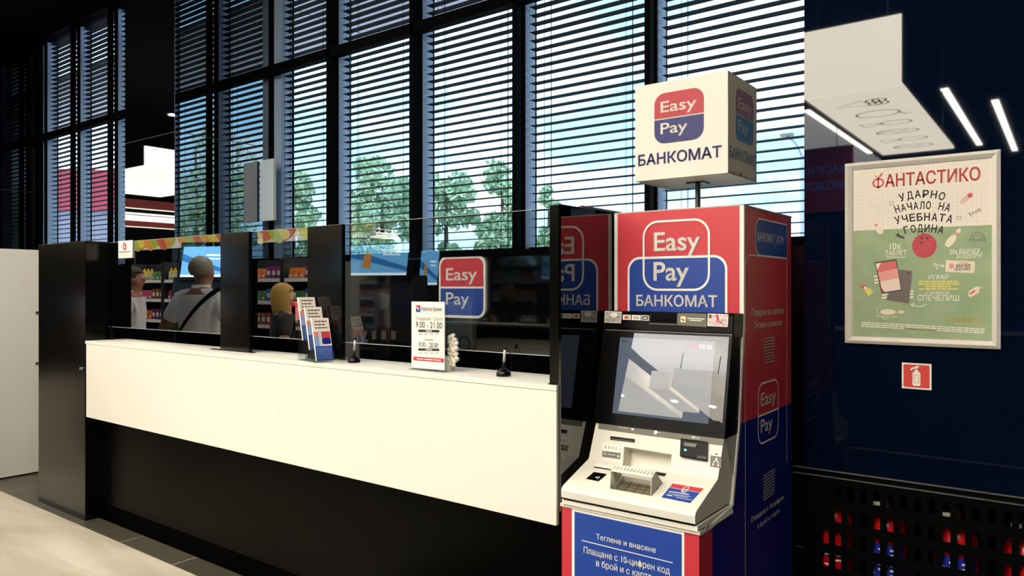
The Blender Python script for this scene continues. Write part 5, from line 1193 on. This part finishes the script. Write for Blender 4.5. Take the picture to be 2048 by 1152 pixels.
tree(0, 0, 0, 20, 'bushy tree outside, mirrored low in the side of the glass-clad column', xy=(8.1, 9.4), top=4.2, rad=1.9, n=5000)
lp_ = thing('street_lamp', (0, 0, 0), 'thin grey street lamp outside, right of the cube sign', 'street lamp')
d = ray(1604, 576)*19.6; WLOC[lp_.name] = Vector((d.x, d.y, -.1)); lp_.location = (d.x, d.y, -.1)
MB().tube([(d.x, d.y, -.1), (d.x, d.y, 5.0)], [.06, .045], mat('lamp_grey', '#9aa6b4', .5), 10).build('pole', lp_)
e = ray(1574, 576)*19.6; MB().tube([(d.x, d.y, 5.0), (d.x*.55+e.x*.45, d.y*.55+e.y*.45, 5.35), (e.x, e.y, 5.52)], .03, mat('lamp_grey', '#9aa6b4', .5), 8).build('arm', lp_)
m = MB(); m.obox(Matrix.Translation((e.x, e.y, 5.55)), .32, .16, .07, M_GREY); m.build('lamp_head', lp_)
# red-fronted building seen through the far left windows
bd = thing('shop_building', (-35, 15, -.1), 'red-topped shop building outside the far left windows', 'building')
B0 = Vector((-32.9, 12.8, 0)); bdir = Vector((-.758, .681, 0)); bn = Vector((-.681, -.758, 0))
def bslab(name, k0, k1, z0, z1, off, dep, mt, parent=bd):
    a = B0+bdir*k0-bn*(-off); b = B0+bdir*k1-bn*(-off); back = -bn*dep
    m = MB(); m.hexa([a+Vector((0, 0, z0)), b+Vector((0, 0, z0)), b+Vector((0, 0, z1)), a+Vector((0, 0, z1))], [a+back+Vector((0, 0, z0)), b+back+Vector((0, 0, z0)), b+back+Vector((0, 0, z1)), a+back+Vector((0, 0, z1))], mt); return m.build(name, parent)
bslab('lower_wall', -1.2, 12, -.1, 4.55, 0, 6, mat('plaster_mauve', '#8a8492', .8))
bslab('red_fascia', -1.3, 12.1, 4.55, 6.15, .1, 6.2, mat('fascia_pink_red', '#b03446', .6))
for k in range(6): bslab('window', .3+1.9*k, 1.7+1.9*k, 2.6, 4.1, .02, .1, mat('far_glass', '#4a4a5c', .3))
for k in range(3): bslab('shop_sign', .4+3.6*k, 3.2+3.6*k, 1.75, 2.3, .12, .1, mat('far_sign_white', '#e8eef2', .5))
bs = thing('roadside_sign', (0, 0, 0), 'blue and red roadside sign outside the leftmost window', 'sign')
d = ray(72, 576)*24; WLOC[bs.name] = Vector((d.x, d.y, -.1)); bs.location = (d.x, d.y, -.1)
MB().tube([(d.x, d.y, -.1), (d.x, d.y, 4.2)], .06, M_LGREY, 8).build('post', bs)
m = MB(); m.obox(Matrix.Translation((d.x, d.y, 3.2)) @ Matrix.Rotation(R(-25), 4, 'Z'), 1.0, .1, .9, mat('far_blue', '#2f55b0', .5)); m.build('blue_panel', bs)
m = MB(); m.obox(Matrix.Translation((d.x, d.y, 3.95)) @ Matrix.Rotation(R(-25), 4, 'Z'), 1.0, .1, .5, mat('far_red', '#d8404c', .5)); m.build('red_panel', bs)
